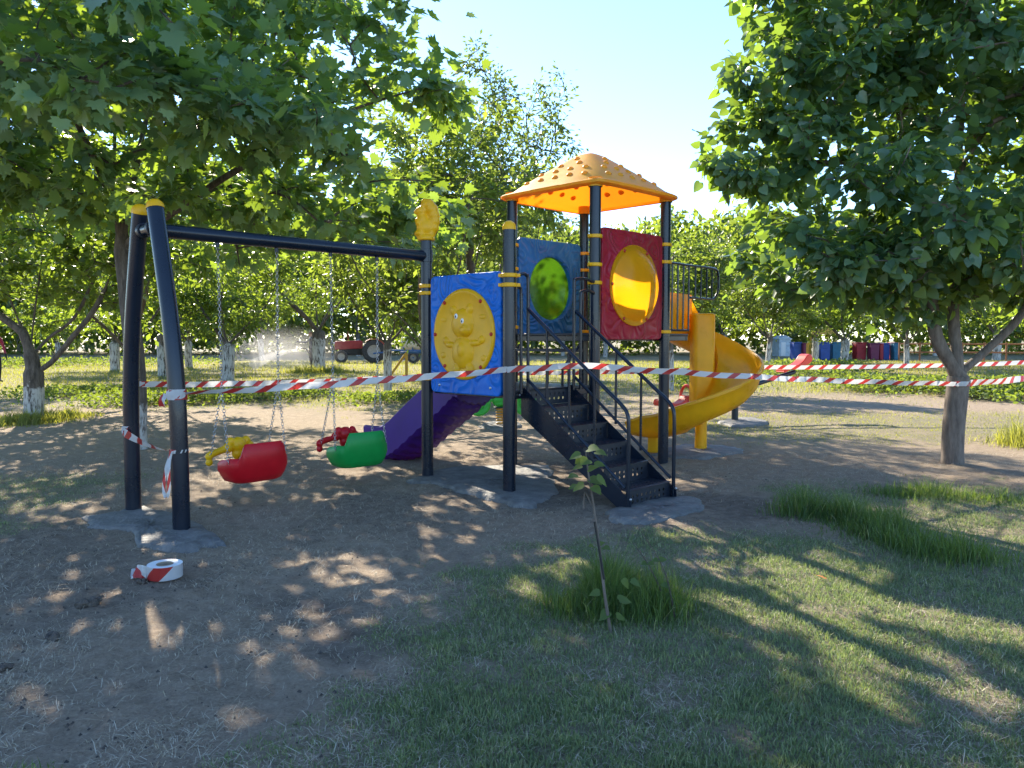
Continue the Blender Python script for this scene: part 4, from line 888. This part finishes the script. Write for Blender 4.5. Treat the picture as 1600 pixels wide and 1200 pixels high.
def sagline(a, b, n, sag): return [a+(b-a)*(i/n)+Vector((0, 0, -sag*4*(i/n)*(1-i/n)+.004*sin(i*.9))) for i in range(n+1)]
def loc2w(x, y, z): return toW@Vector((x, y, z))
def wrap(c, r, z, a0, a1, n=14, dz=0): return [Vector((c.x+cos(a0+(a1-a0)*k/n)*r, c.y+sin(a0+(a1-a0)*k/n)*r, z+dz*k/n)) for k in range(n+1)]
fl = loc2w(-a_+.468, YS, 0); bl = loc2w(-a_-.475, YS, 0); zt = 1.4-(612-528)/FPX*5.5
fl1 = loc2w(-a_+.455, YS, 1.0)
p_leg = Vector((fl1.x+.062, fl1.y-.02, 1.005)); p_post = P2+Vector((-.02, -.062, 1.12)); p_rail = D(912, 571, (toW@Vector((.62, SY0, 1.2))).y-.02); p_tree = B2+Vector((-.06, -.125, .90))
tape('barrier_tape', [dict(path=sagline(p_leg, p_post, 30, .01), w=.052, twist=lambda t: 1.2*max(0, 1-t*4)+.15*sin(t*9)), dict(path=sagline(p_post, p_rail, 12, .0), w=.052, u0=3.1), dict(path=sagline(p_rail, p_tree, 40, .03), w=.052, u0=4, twist=lambda t: .2*sin(t*11)+2.2*max(0, t-.6)*.6),
    dict(path=wrap(B2, .142, .90, -2.1, .4), w=.052, u0=9)], 'red and white barrier tape stretched across the front from swing leg to right tree')
far_post = Vector((9.4, 12.6, 0))
tape('barrier_tape', [dict(path=sagline(B2+Vector((.13, -.04, .90)), Vector((8.6, 10.9, 1.02)), 30, .03), w=.075, twist=lambda t: .6*sin(t*14))], 'barrier tape running from the right tree out of the picture')
bigc = Vector((B.x+.03, B.y, 0))
q0 = Vector((B.x+.05, B.y-.115, .82)); q1 = D(720, 583, 12.2); q2_ = D(1190, 574, 13.2); q3 = D(1660, 564, 13.6)
tape('barrier_tape', [dict(path=sagline(q0, q1, 34, .05), w=.075, twist=lambda t: .25*sin(t*17)), dict(path=sagline(q1, q2_, 34, .03), w=.075, u0=2), dict(path=sagline(q2_, q3, 34, .03), w=.075, u0=5, twist=lambda t: .3*sin(t*13)), dict(path=wrap(bigc, .135, .82, -2.6, .2), w=.052)], 'far barrier tape running behind the play structure from the big left tree')
# tape round the swing legs
zlow = .80
tf = loc2w(-a_+.468, YS, 0); cf = Vector((tf.x, tf.y, 0)); tb = Vector((bl.x, bl.y, 0))
b_pt = D(194, 676, tb.y-.065); f_pt = D(268, 705, cf.y-.03)
tape('barrier_tape', [dict(path=[b_pt+(f_pt-b_pt)*(k/14)+Vector((0, 0, -.02*sin(pi*k/14))) for k in range(15)], w=.075, twist=lambda t: t*1.35), dict(path=wrap(cf, .064, f_pt.z, -2.9, .2), w=.028, u0=.8), dict(path=wrap(tb, .064, b_pt.z+.012, -3.4, -1.3), w=.075, u0=1.4),
    dict(path=catmull([f_pt+Vector((0, 0, 0)), f_pt+Vector((-.02, -.05, -.12)), f_pt+Vector((-.035, -.06, -.25)), f_pt+Vector((-.02, -.065, -.32)), f_pt+Vector((.0, -.06, -.27)), f_pt+Vector((-.0, -.05, -.1)), f_pt+Vector((.01, -.03, 0))], 5), w=.022, up=Vector((1, .3, 0)), u0=2.03)], 'short tape tied between the two swing legs with a loop hanging down')
tape('barrier_tape', [dict(path=wrap(fl1, .0665, 1.0, -3.6, .6), w=.075, u0=.1), dict(path=wrap(fl1, .0685, 1.015, -2.6, .2, dz=-.03), w=.052, u0=.35), dict(path=catmull([fl1+Vector((-.062, -.035, 0)), fl1+Vector((-.085, -.05, -.035)), fl1+Vector((-.09, -.05, -.085))], 4), w=.04, up=Vector((1, .2, 0)))], 'knot of barrier tape wrapped round the front swing leg')
# roll of tape lying on the ground
rp = G(258, 899); rz_ = gz(rp.x, rp.y)+.004
rroot = thing('tape_roll', (rp.x, rp.y, rz_), radians(-60), 'roll of red and white barrier tape lying on the ground', 'tape roll')
RR = .098; hh = .078; n = 48; v, f, uv = [], [], []
for k in range(n+1):
    a = 2*pi*k/n
    for j, z in enumerate((0, hh/2, hh)): v.append((RR*cos(a), RR*sin(a), z)); uv.append((k/n*.24*2+.12, z/hh*.7))
for k in range(n):
    for j in range(2): f.append((k*3+j, (k+1)*3+j, (k+1)*3+j+1, k*3+j+1))
me = bpy.data.meshes.new('wound_tape'); me.from_pydata(v, [], f); l = me.uv_layers.new(name='UVMap')
for lp in me.loops: l.data[lp.index].uv = uv[lp.vertex_index]
me.polygons.foreach_set('use_smooth', [True]*len(me.polygons)); obj('wound_tape', me, rroot, 'tape')
MB().lathe([(RR-.0005, hh-.001), (RR*.75, hh-.002), (RR*.48, hh-.003)], (0, 0, 0), 40).build('roll_side', 'white', rroot)
MB().lathe([(RR*.48, hh), (RR*.43, hh), (RR*.43, .002), (RR*.48, .001)], (0, 0, 0), 32).build('core', 'cardboard', rroot)
v, f, uv = [], [], []; ribbon(v, f, uv, catmull([(-.05, -.085, .04), (-.11, -.10, .045), (-.15, -.085, .025), (-.16, -.05, .014), (-.19, -.08, .02)], 5), .075, lambda t: t*1.2)
me = bpy.data.meshes.new('loose_end'); me.from_pydata([tuple(Matrix.Rotation(radians(35), 3, 'Z')@p) for p in v], [], f); l = me.uv_layers.new(name='UVMap')
for lp in me.loops: l.data[lp.index].uv = uv[lp.vertex_index]
obj('loose_end', me, rroot, 'tape')

# ------------------------------------------------------------------ clods, sapling, fallen leaf
def clod(px, py, r, label, seed):
    p = G(px, py); mb = MB(); rg2 = random.Random(seed)
    for k in range(7): mb.ball((rg2.uniform(-.6, .6)*r, rg2.uniform(-.5, .5)*r, r*.15+rg2.uniform(0, .3)*r), (r*rg2.uniform(.3, .6), r*rg2.uniform(.3, .55), r*rg2.uniform(.25, .45)), 9, 6)
    mb.v = [(x+.12*r*sin(x*170+z*90), y+.12*r*sin(y*150+x*70), z+.1*r*sin(x*120+y*110)) for x, y, z in mb.v]
    o = mb.build('dirt_clod', 'clod', None); o.location = (p.x, p.y, gz(p.x, p.y)); tag(o, label, 'clod')
clod(82, 994, .042, 'dark earth clod lying on the bare ground lower left', 1); clod(2, 1050, .04, 'dark earth clod cut by the left picture edge', 2); clod(222, 906, .035, 'crumbled earth just left of the tape roll', 3); clod(140, 942, .06, 'flat patch of crumbled earth below the swing footing', 4)
SB = G(957, 985); SBz = gz(SB.x, SB.y)
sr = thing('sapling', (SB.x, SB.y, SBz), 0, 'young leafy sapling tied to a thin dark stake in front of stairs', 'sapling')
def sp3(px, py, dy=0): p = D(px, py, SB.y+dy); return Vector((p.x-SB.x, dy, p.z-SBz))
MB().tube(catmull([Vector((0, 0, -.05)), sp3(945, 930), sp3(937, 860), sp3(929, 800), sp3(920, 745), sp3(915, 705)], 4), [.0085-.00026*i for i in range(21)], 8).build('stem', 'bark_grey', sr)
MB().tube([sp3(944, 905, -.012), sp3(929, 815, -.012)], .006, 6).build('stake', 'black', sr)
MB().tube(catmull([sp3(925, 790), sp3(914, 770), sp3(912, 795)], 4), .003, 5).build('twig', 'bark_grey', sr)
rg3 = random.Random(9); hm = npmesh('leaf', HEART[0], HEART[1]); hm.materials.append(MATS['cover'])
for (px, py, s, k) in ((918, 702, .062, 1), (930, 706, .055, 1), (908, 710, .055, -1), (920, 718, .06, -1), (928, 726, .05, 1), (910, 728, .045, -1), (905, 745, .065, -1), (920, 748, .065, 1), (932, 746, .065, 1), (913, 757, .06, -1), (925, 760, .055, 1), (904, 760, .05, -1), (918, 735, .05, 1), (912, 716, .05, -1), (934, 852, .035, 1), (942, 855, .04, 1), (928, 854, .035, -1), (966, 938, .07, 1), (952, 955, .06, -1), (972, 905, .05, 1), (938, 926, .05, -1), (985, 907, .05, 1), (962, 962, .05, 1)):
    p = sp3(px, py, rg3.uniform(-.05, .03)); d = Vector((k*rg3.uniform(.3, 1), rg3.uniform(-.6, .2), rg3.uniform(-.5, .25))).normalized(); nr = Vector((rg3.uniform(-.4, .4), -.5, 1)); x_ = d.cross(nr).normalized(); z_ = x_.cross(d)
    l = bpy.data.objects.new('leaf', hm); COL.objects.link(l); l.parent = sr; s *= 1.1; l.matrix_local = Matrix(((x_.x*s, d.x*s, z_.x*s, p.x), (x_.y*s, d.y*s, z_.y*s, p.y), (x_.z*s, d.z*s, z_.z*s, p.z), (0, 0, 0, 1)))
for pts_, lab in (([(1057, 968), (1045, 915), (1030, 875), (998, 825)], 'thin dark bent shoot leaning left out of the grass tuft'), ([(1052, 958), (1036, 930), (1012, 880), (986, 845)], 'second thin bare shoot crossing behind the bent dark one')):
    b_ = G(*pts_[0]); r_ = thing('bare_shoot', (b_.x, b_.y, gz(b_.x, b_.y)), 0, lab, 'shoot'); Q = [D(a, b, b_.y+.02*i)-r_.location for i, (a, b) in enumerate(pts_)]; Q[0] = Vector((0, 0, -.03))
    MB().tube(catmull(Q, 5), [.005-.00022*i for i in range(16)], 6).build('stem', 'bark', r_)
    for i in (1, 2):
        p = Q[i]; 
        for k in range(2):
            d = Vector((rg3.uniform(-1, 1), rg3.uniform(-.6, .2), .1)).normalized(); nr = Vector((rg3.uniform(-.4, .4), -.5, 1)); x_ = d.cross(nr).normalized(); z_ = x_.cross(d); s = .045
            l = bpy.data.objects.new('leaf', hm); COL.objects.link(l); l.parent = r_; l.matrix_local = Matrix(((x_.x*s, d.x*s, z_.x*s, p.x), (x_.y*s, d.y*s, z_.y*s, p.y), (x_.z*s, d.z*s, z_.z*s, p.z), (0, 0, 0, 1)))
pl = npmesh('fallen_leaf', PALM[0]*.07, PALM[1]); mottled('leaf_brown', (.35, .12, .02), (.5, .2, .04), .7, 20, .1); p = G(1290, 914); o = obj('fallen_leaf', pl, None, 'leaf_brown'); o.location = (p.x, p.y, gz(p.x, p.y)+.03); o.rotation_euler = (.3, .2, 1); tag(o, 'orange brown fallen leaf on the lawn at right', 'leaf')

# ------------------------------------------------------------------ spring rider and seesaw
RB = G(783, 666); rr_ = thing('spring_rider', RB, radians(8), 'green motorbike spring rider on a concrete pad behind the play structure', 'spring rider')
P = [Vector((.075*cos(k*.6), .075*sin(k*.6), .03+.0042*k)) for k in range(0, 62)]; MB().tube(P, .013, 6).build('spring', 'spring', rr_)
MB().box((0, 0, .30), (.22, .16, .02)).build('mount_plate', 'navy_matte', rr_, bevel=.004)
for x in (-.36, .38):
    R = Matrix.Rotation(pi/2, 3, 'X'); w_ = MB().lathe([(.10, -.045), (.16, -.06), (.19, -.04), (.195, 0), (.19, .04), (.16, .06), (.10, .045), (.10, -.045)], (x, 0, .36), 26, R).build('wheel', 'lime', rr_)
    MB().lathe([(.10, -.03), (.05, -.045), (.001, -.045)], (x, 0, .36), 20, R).build('hub', 'lime', w_); MB().lathe([(.10, .03), (.05, .045), (.001, .045)], (x, 0, .36), 20, R).build('hub', 'lime', w_)
    for k in range(6):
        a = pi*k/3; MB().box((x+cos(a)*.07, 0, .36+sin(a)*.07), (.07, .085, .02), Matrix.Rotation(-a, 3, 'Y')).build('spoke', 'lime', w_, bevel=.004)
mb = MB(); mb.tube(catmull([(-.38, 0, .55), (-.2, 0, .58), (0, 0, .52), (.12, 0, .60), (.26, 0, .66), (.30, 0, .56)], 5), [.05+.035*sin(pi*i/25) for i in range(26)], 12); mb.ball((.03, 0, .42), (.18, .07, .12), 14, 9); mb.ball((.0, 0, .36), (.12, .08, .06), 12, 8); mb.tube([(.26, 0, .64), (.38, 0, .36)], .035, 10); mb.tube([(-.1, 0, .44), (-.36, 0, .36)], .035, 10); mb.build('body', 'lime', rr_)
MB().tube([(.2, -.2, .76), (.27, 0, .68), (.2, .2, .76)], .016, 8).build('handlebar', 'navy', rr_); MB().tube([(.05, -.2, .34), (.05, .2, .34)], .018, 8).build('foot_rest', 'navy', rr_)
SP = G(1157, 658); le = G(1047, 652, .24); ang = atan2(SP.y-le.y, SP.x-le.x)
le = D(1050, 636, 12.2); re_ = D(1238, 577, 13.6); mid = (le+re_)/2; dirv = (re_-le); ang = atan2(dirv.y, dirv.x); hl = Vector((dirv.x, dirv.y)).length/2; slope = dirv.z/2/hl
ss_ = thing('seesaw', (mid.x, mid.y, 0), ang, 'seesaw with two coral red seats on a dark beam behind the spiral slide', 'seesaw')
zz0 = mid.z-.06
MB().tube([(-hl-.05, 0, zz0-slope*(hl+.05)), (hl+.05, 0, zz0+slope*(hl+.05))], .038, 14).build('beam', 'navy', ss_)
MB().tube([(0, 0, -.03), (0, 0, zz0)], .055, 16).build('pivot_post', 'navy_matte', ss_); MB().tube([(0, -.1, zz0-.03), (0, .1, zz0-.03)], .045, 12).build('pivot_axle', 'navy_matte', ss_)
for s in (-1, 1):
    x = s*hl; z = zz0+slope*x+.035; mb = MB()
    V = []; out = [(.30, .05), (.24, .02), (.05, .02), (-.12, .03), (-.24, .0), (-.26, .05), (-.22, .12), (-.10, .10), (.05, .10), (.16, .17), (.22, .26), (.29, .27), (.33, .20), (.34, .10)]
    pts_ = catmull([(a, 0, b) for a, b in out]+[(out[0][0], 0, out[0][1])], 3)[:-1]
    Mx = frameM((x, .10, z), (s*1.0, 0, slope), (0, 0, 1), (0, -1, 0)); mb.prism([(p.x*1.2*(s if s > 0 else -1), p.z*(.72 if s > 0 else .95)+(.03 if s > 0 else 0)) for p in pts_], Mx, .20)
    st_ = mb.build('seat', 'coral', ss_, bevel=.03, seg=3)
    if s < 0: hd = MB().tube(catmull([(x-s*.26*1, -.09, z+.1), (x-s*.30, -.11, z+.27), (x-s*.30, 0, z+.36), (x-s*.30, .11, z+.27), (x-s*.26, .09, z+.1)], 5), .024, 9).build('handle', 'coral', ss_)

# ------------------------------------------------------------------ tractor, trailer, yellow frame
TY = 44.0
tp = D(566, 575, TY); tp.z = 0
tr = thing('tractor', tp, radians(12), 'old red tractor parked under the trees behind the swings', 'tractor')
TS = .86; tr.scale = (TS, TS, TS)
def wheel(x, y, r, w, name='wheel'):
    R = Matrix.Rotation(pi/2, 3, 'X'); o = MB().lathe([(r*.56, -w/2*.9), (r*.9, -w/2), (r*.98, -w*.35), (r, 0), (r*.98, w*.35), (r*.9, w/2), (r*.56, w/2*.9), (r*.56, -w/2*.9)], (x, y, r), 30, R).build(name, 'rubber', tr)
    for k in range(18):
        a = 2*pi*k/18; MB().box((x+cos(a)*r*.985, y, r+sin(a)*r*.985), (.06*r, w*.96, .05*r), Matrix.Rotation(-a, 3, 'Y')).build('tread_lug', 'rubber', o)
    MB().lathe([(r*.57, -w*.42), (r*.5, -w*.3), (r*.3, -w*.2), (r*.28, -w*.34), (r*.12, -w*.36), (.001, -w*.36)], (x, y, r), 24, R).build('rim', 'rim', o); MB().lathe([(r*.57, w*.42), (r*.5, w*.3), (r*.3, w*.2), (.001, w*.2)], (x, y, r), 24, R).build('rim', 'rim', o)
for y in (-.62, .62): wheel(-1.35, y, .42, .24); wheel(.75, y*1.1, .76, .42)
hood = MB().prism([(-1.75, .86), (-1.78, 1.30), (-1.72, 1.42), (-.1, 1.48), (.05, 1.40), (.05, .95), (-.5, .92)], frameM((0, .26, 0), (1, 0, 0), (0, 0, 1), (0, -1, 0)), .52).build('hood', 'tractor_red', tr, bevel=.04)
for k in range(4): MB().box((-1.79, 0, .95+.1*k), (.02, .36, .03)).build('grille_slat', 'black', hood)
for y in (-.17, .17): MB().lathe([(.001, .03), (.07, .03), (.08, 0), (.06, -.05)], (-1.80, y, 1.28), 14, Matrix.Rotation(-pi/2, 3, 'Y')).build('headlight', 'white', tr)
MB().box((-.75, 0, .72), (1.5, .36, .42)).build('engine', 'black', tr, bevel=.03); MB().box((.45, 0, .78), (1.0, .42, .5)).build('gearbox', 'black', tr, bevel=.04)
MB().box((-1.35, 0, .45), (.16, 1.1, .12)).build('front_axle', 'black', tr, bevel=.02); MB().tube([(.75, -.6, .76), (.75, .6, .76)], .10, 12).build('rear_axle', 'black', tr)
for y in (-.68, .68):
    pts_ = [(.75+cos(a)*.84, .76+sin(a)*.84) for a in [radians(q) for q in range(10, 131, 12)]]; inn = [(.75+cos(a)*.80, .76+sin(a)*.80) for a in [radians(q) for q in range(130, 9, -12)]]
    MB().prism(pts_+inn, frameM((0, y+.21, 0), (1, 0, 0), (0, 0, 1), (0, -1, 0)), .42).build('fender', 'tractor_red', tr)
MB().box((.72, 0, 1.15), (.42, .44, .1)).build('seat', 'black', tr, bevel=.03); MB().box((.95, 0, 1.38), (.1, .44, .40)).build('seat_back', 'black', tr, bevel=.03)
MB().tube([(.0, 0, 1.2), (.28, 0, 1.58)], .02, 8).build('steering_column', 'black', tr); MB().lathe([(.18, 0), (.195, .015), (.21, 0), (.195, -.015), (.18, 0)], (.29, 0, 1.6), 20, Matrix.Rotation(radians(35), 3, 'Y')).build('steering_wheel', 'black', tr)
MB().tube([(-.9, .18, 1.4), (-.9, .18, 2.0), (-.93, .18, 2.06)], .035, 10).build('exhaust', 'rust', tr); MB().box((.75, 0, .5), (.5, .9, .06)).build('foot_plate', 'black', tr, bevel=.01)
# sprayer tank trailer behind the tractor
cp = D(634, 575, TY-.8); cp.z = 0; tt = thing('tank_trailer', cp, radians(4), 'cream water tank on a blue frame trailer behind the tractor', 'trailer')
mb = MB(); mb.lathe([(.001, -.8), (.30, -.78), (.40, -.70), (.42, -.5), (.42, .5), (.40, .70), (.30, .78), (.001, .8)], (.5, 0, 1.25), 26, Matrix.Rotation(pi/2, 3, 'Y')); mb.build('tank', 'cream', tt)
for y in (-.4, .4): MB().box((.2, y, .80), (2.6, .08, .10)).build('frame_rail', 'frame_blue', tt, bevel=.01)
for x in (-.6, .5, 1.4): MB().box((x, 0, .80), (.08, .74, .08)).build('cross_member', 'frame_blue', tt, bevel=.01)
for x in (-.1, .45, 1.0): MB().box((x, 0, .92), (.06, .7, .14)).build('tank_cradle', 'frame_blue', tt, bevel=.01)
for y in (-.6, .6):
    R = Matrix.Rotation(pi/2, 3, 'X'); o = MB().lathe([(.2, -.09), (.33, -.1), (.36, 0), (.33, .1), (.2, .09), (.2, -.09)], (.5, y, .36), 24, R).build('wheel', 'rubber', tt); MB().lathe([(.2, -.06), (.08, -.03), (.001, -.03)], (.5, y, .36), 18, R).build('rim', 'rim', o)
MB().tube([(.5, -.6, .36), (.5, .6, .36)], .05, 10).build('axle', 'frame_blue', tt); MB().tube([(-1.1, 0, .7), (-2.0, 0, .6)], .05, 8).build('drawbar', 'frame_blue', tt)
tt.scale = (.9, .9, .9)
# yellow steel frame in front of the trailer
FY = 25.5; fp = D(640, 583, FY); fp.z = 0; yf = thing('steel_frame', fp, radians(6), 'yellow steel trestle frame in front of the tank trailer', 'frame')
for y in (-.45, .45):
    for x0, x1 in ((-.85, -.15), (.35, -.05)): pass
    MB().tube([(-.75, y, 0), (-.10, y, .92)], .035, 8).build('brace', 'frame_yellow', yf); MB().tube([(-.10, y, 0), (-.10, y, .95)], .035, 8).build('upright', 'frame_yellow', yf); MB().tube([(.55, y, 0), (1.0, y, .92)], .035, 8).build('brace', 'frame_yellow', yf); MB().tube([(1.0, y, 0), (1.0, y, .95)], .035, 8).build('upright', 'frame_yellow', yf)
    MB().tube([(-.3, y, .93), (1.3, y, .93)], .03, 8).build('rail', 'frame_blue', yf)
for x in (-.1, 1.0): MB().tube([(x, -.45, .9), (x, .45, .9)], .03, 8).build('cross_bar', 'frame_blue', yf)

# ------------------------------------------------------------------ coloured bins, rail fence, hut
BY = 50.0
bins = [(300, 345, 'bin_blue', 'blue storage bin at the left end of the coloured row', 1.0), (347, 361, 'bin_maroon', 'narrow dark red bin beside the leftmost blue bin', .95), (363, 392, 'bin_yellow', 'yellow storage bin in the coloured row', .95), (436, 490, 'bin_blue', 'blue bin just right of the thick trunk', 1.0), (510, 560, 'bin_teal', 'blue green bin left of the crooked pale tree', 1.0), (565, 602, 'bin_red', 'dark red bin behind the crooked pale tree', 1.0), (638, 692, 'bin_red', 'large red bin in the middle of the coloured row', .98), (696, 742, 'bin_maroon', 'maroon bin right of the large red one', .94), (745, 766, 'bin_red', 'narrow red bin beside the maroon one', .93), (770, 806, 'bin_blue', 'small blue bin by the pale forked tree', .95), (812, 839, 'bin_teal', 'teal bin near the right end of the row', .97), (842, 866, 'bin_red', 'narrow red bin at the right end of the row', .98)]
for xa, xb, mt, lab, hs in bins:
    p0 = D(1150+xa/3.43, 556, BY); p1 = D(1150+xb/3.43, 556, BY); w = (p1.x-p0.x)*.97; o = thing('storage_bin', ((p0.x+p1.x)/2, BY+random.Random(xa).uniform(-.6, .6), 0), random.Random(xa).uniform(-.12, .12), lab, 'bin', 'coloured bins'); h = 1.08*hs
    MB().prism([(-w*.46, 0), (w*.46, 0), (w*.5, h), (-w*.5, h)], frameM((0, .35, 0), (1, 0, 0), (0, 0, 1), (0, -1, 0)), .7).build('body', mt, o, bevel=.04)
    MB().box((0, 0, h+.035), (w*1.04, .76, .06)).build('lid', mt, o, bevel=.02)
    MB().box((0, -.37, h*.72), (w*.55, .03, .05)).build('handle', mt, o, bevel=.01)
fr = thing('rail_fence', (0, 0, 0), 0, 'rusty red rail fence far right behind the trees', 'fence'); fa, fb_ = D(1405, 545, 47), D(1680, 545, 44)
for z in (.55, 1.05): MB().tube([Vector((fa.x, fa.y, z)), Vector((fb_.x, fb_.y, z))], .045, 7).build('rail', 'rust', fr)
for k in range(9):
    p = fa+(fb_-fa)*k/8; MB().tube([(p.x, p.y, -.1), (p.x, p.y, 1.15)], .05, 7).build('post', 'rust', fr)
hp = D(1221, 535, 60); hu = thing('hut', (hp.x, 60, 0), .2, 'pale blue hut far behind the trees left of the bins', 'hut')
MB().box((0, 0, .95), (1.3, 1.4, 1.9)).build('wall', 'hut', hu); MB().prism([(-.8, 1.9), (.8, 1.9), (0, 2.3)], frameM((0, .8, 0), (1, 0, 0), (0, 0, 1), (0, -1, 0)), 1.6).build('roof', 'hut', hu); MB().box((-.2, -.72, .8), (.5, .04, 1.5)).build('door', 'white', hu); hu.scale = (.75, .75, .7)
yp = D(1285, 540, 54); yh = thing('play_hut', (yp.x, 54, 0), 0, 'yellow topped play hut far behind the coloured bins', 'hut')
for x in (-.6, .6):
    for y in (-.6, .6): MB().tube([(x, y, 0), (x, y, 1.7)], .06, 8).build('post', 'frame_yellow', yh)
MB().lathe([(1.1, 1.65), (.5, 2.05), (.01, 2.25)], (0, 0, 0), 4, Matrix.Rotation(pi/4, 3, 'Z')).build('roof', 'frame_yellow', yh, smooth=False); MB().box((0, -.6, .5), (1.2, .05, .8)).build('panel', 'bin_red', yh)

# ------------------------------------------------------------------ people and water spray
def clothing(name, trousers, shirt, zs):
    m, nt, b, out = newmat(name); N, L = nt.nodes, nt.links; tc = N.new('ShaderNodeTexCoord'); sp = N.new('ShaderNodeSeparateXYZ'); L.new(tc.outputs['Object'], sp.inputs[0])
    mr = N.new('ShaderNodeMath'); mr.operation = 'DIVIDE'; mr.inputs[1].default_value = 2; L.new(sp.outputs['Z'], mr.inputs[0]); r = N.new('ShaderNodeValToRGB'); r.color_ramp.interpolation = 'CONSTANT'
    cols = [(0, (.02, .02, .02)), (.05, trousers), (zs[0]/2, shirt), (zs[1]/2, (.42, .23, .16)), (zs[2]/2, (.03, .02, .015))]
    while len(r.color_ramp.elements) < 5: r.color_ramp.elements.new(.5)
    for e, (p, c) in zip(r.color_ramp.elements, cols): e.position = p; e.color = (*c, 1)
    L.new(mr.outputs[0], r.inputs[0]); L.new(r.outputs[0], b.inputs['Base Color']); b.inputs['Roughness'].default_value = .8; MATS[name] = m
clothing('worker_clothes', (.015, .016, .022), (.10, .11, .14), (.95, 1.46, 1.66)); clothing('visitor_clothes', (.02, .02, .025), (.30, .03, .06), (.92, 1.44, 1.66))
def person(loc, rz, mat, label, arms):
    """one skinned figure; arms: per side elbow and hand positions"""
    V = [(0, 0, .95), (0, 0, 1.12), (0, .01, 1.30), (0, .01, 1.42), (0, -.01, 1.50), (0, -.03, 1.58), (0, -.035, 1.66), (0, -.02, 1.72)]; R = [.15, .14, .16, .12, .055, .085, .095, .07]; E = [(0, 1), (1, 2), (2, 3), (3, 4), (4, 5), (5, 6), (6, 7)]
    def add(p, r, par): V.append(p); R.append(r); E.append((par, len(V)-1)); return len(V)-1
    add((0, -.125, 1.60), .016, 5)
    for s in (-1, 1):
        add((s*.095, -.02, 1.62), .018, 5)
        h = add((s*.10, 0, .88), .105, 0); k = add((s*.12, -.04, .50), .07, h); a = add((s*.13, .02, .10), .045, k); add((s*.14, -.15, .04), .04, a)
        sh = add((s*.20, .01, 1.38), .065, 3); el, ha = arms[0 if s < 0 else 1]; e = add(el, .045, sh); w = add(ha, .032, e); d = (Vector(ha)-Vector(el)).normalized(); pm = add(tuple(Vector(ha)+d*.07), .034, w)
        x = d.orthogonal().normalized()
        for q in (-.03, -.01, .01, .03): f1 = add(tuple(Vector(ha)+d*.12+x*q), .010, pm); add(tuple(Vector(ha)+d*.16+x*q+Vector((0, 0, -.02))), .008, f1)
        add(tuple(Vector(ha)+d*.07+x*.06), .010, w)
    me = bpy.data.meshes.new('person'); me.from_pydata(V, E, []); o = obj('person', me, None, mat); o.location = loc; o.rotation_euler = (0, 0, rz)
    o.modifiers.new('skin', 'SKIN'); sk = me.skin_vertices[0].data
    for i, r in enumerate(R): sk[i].radius = (r, r*.85); sk[i].use_root = (i == 0)
    sb_ = o.modifiers.new('sub', 'SUBSURF'); sb_.levels = 1; sb_.render_levels = 2; o.modifiers['skin'].use_smooth_shade = True
    return tag(o, label, 'person')
pp = D(487, 575, 35.2); pp.z = 0
person(pp, radians(-80), 'worker_clothes', 'person in dark trousers holding a hose beside the thick trunk', [((-.20, -.25, 1.22), (-.08, -.50, 1.25)), ((.22, -.22, 1.20), (.06, -.52, 1.22))])
pv = D(-7, 600, 24); pv.z = 0
person(pv, radians(60), 'visitor_clothes', 'person in dark red top cut off by the left picture edge', [((-.27, -.02, 1.12), (-.27, -.14, .88)), ((.27, -.02, 1.12), (.27, -.12, .88))])
noz = D(470, 545, 35); ends = D(392, 572, 33.5)
ho = tag(MB().tube(catmull([noz+Vector((.0, 0, 0)), noz+Vector((.25, 0, -.02)), noz+Vector((.5, .1, -.5)), noz+Vector((.8, .3, -1.0)), Vector((noz.x+2.0, noz.y+1, .03))], 6), .025, 6).build('water_hose', 'black'), 'black water hose held by the person near the tractor', 'hose')
def spray(name, mb, dens, label, soft):
    m = bpy.data.materials.new(name); m.use_nodes = True; nt = m.node_tree; N, L = nt.nodes, nt.links
    for q in list(N):
        if q.type == 'BSDF_PRINCIPLED': N.remove(q)
    v = N.new('ShaderNodeVolumePrincipled'); v.inputs['Color'].default_value = (.97, .97, .97, 1); v.inputs['Density'].default_value = dens; v.inputs['Anisotropy'].default_value = .35; L.new(v.outputs[0], N['Material Output'].inputs['Volume'])
    if soft:
        tc = N.new('ShaderNodeTexCoord'); g = N.new('ShaderNodeTexGradient'); g.gradient_type = 'QUADRATIC_SPHERE'; mp = N.new('ShaderNodeMapping'); mp.inputs['Location'].default_value = (-1, -1, -1); mp.inputs['Scale'].default_value = (2, 2, 2)
        L.new(tc.outputs['Generated'], mp.inputs[0]); L.new(mp.outputs[0], g.inputs[0]); nz_ = N.new('ShaderNodeTexNoise'); nz_.inputs['Scale'].default_value = 3; L.new(tc.outputs['Generated'], nz_.inputs['Vector'])
        mu = N.new('ShaderNodeMath'); mu.operation = 'MULTIPLY'; L.new(g.outputs['Fac'], mu.inputs[0]); L.new(nz_.outputs['Fac'], mu.inputs[1]); m2 = N.new('ShaderNodeMath'); m2.operation = 'MULTIPLY'; m2.inputs[1].default_value = dens*2; L.new(mu.outputs[0], m2.inputs[0]); L.new(m2.outputs[0], v.inputs['Density'])
    MATS[name] = m; return tag(mb.build(name, name), label, 'spray', kind='stuff')
P = [noz+(ends-noz)*t+Vector((0, 0, .12*sin(pi*t))) for t in [k/8 for k in range(9)]]
spray('water_jet', MB().tube(P, [.03+.030*k for k in range(9)], 10), 1.1, 'white water jet sprayed from the hose', False)
mm = (noz+ends)/2; spray('water_mist', MB().ball(mm+Vector((-.1, .5, .35)), (3.6, 2.2, 1.3), 20, 12), .30, 'fine water mist drifting round the jet', True)
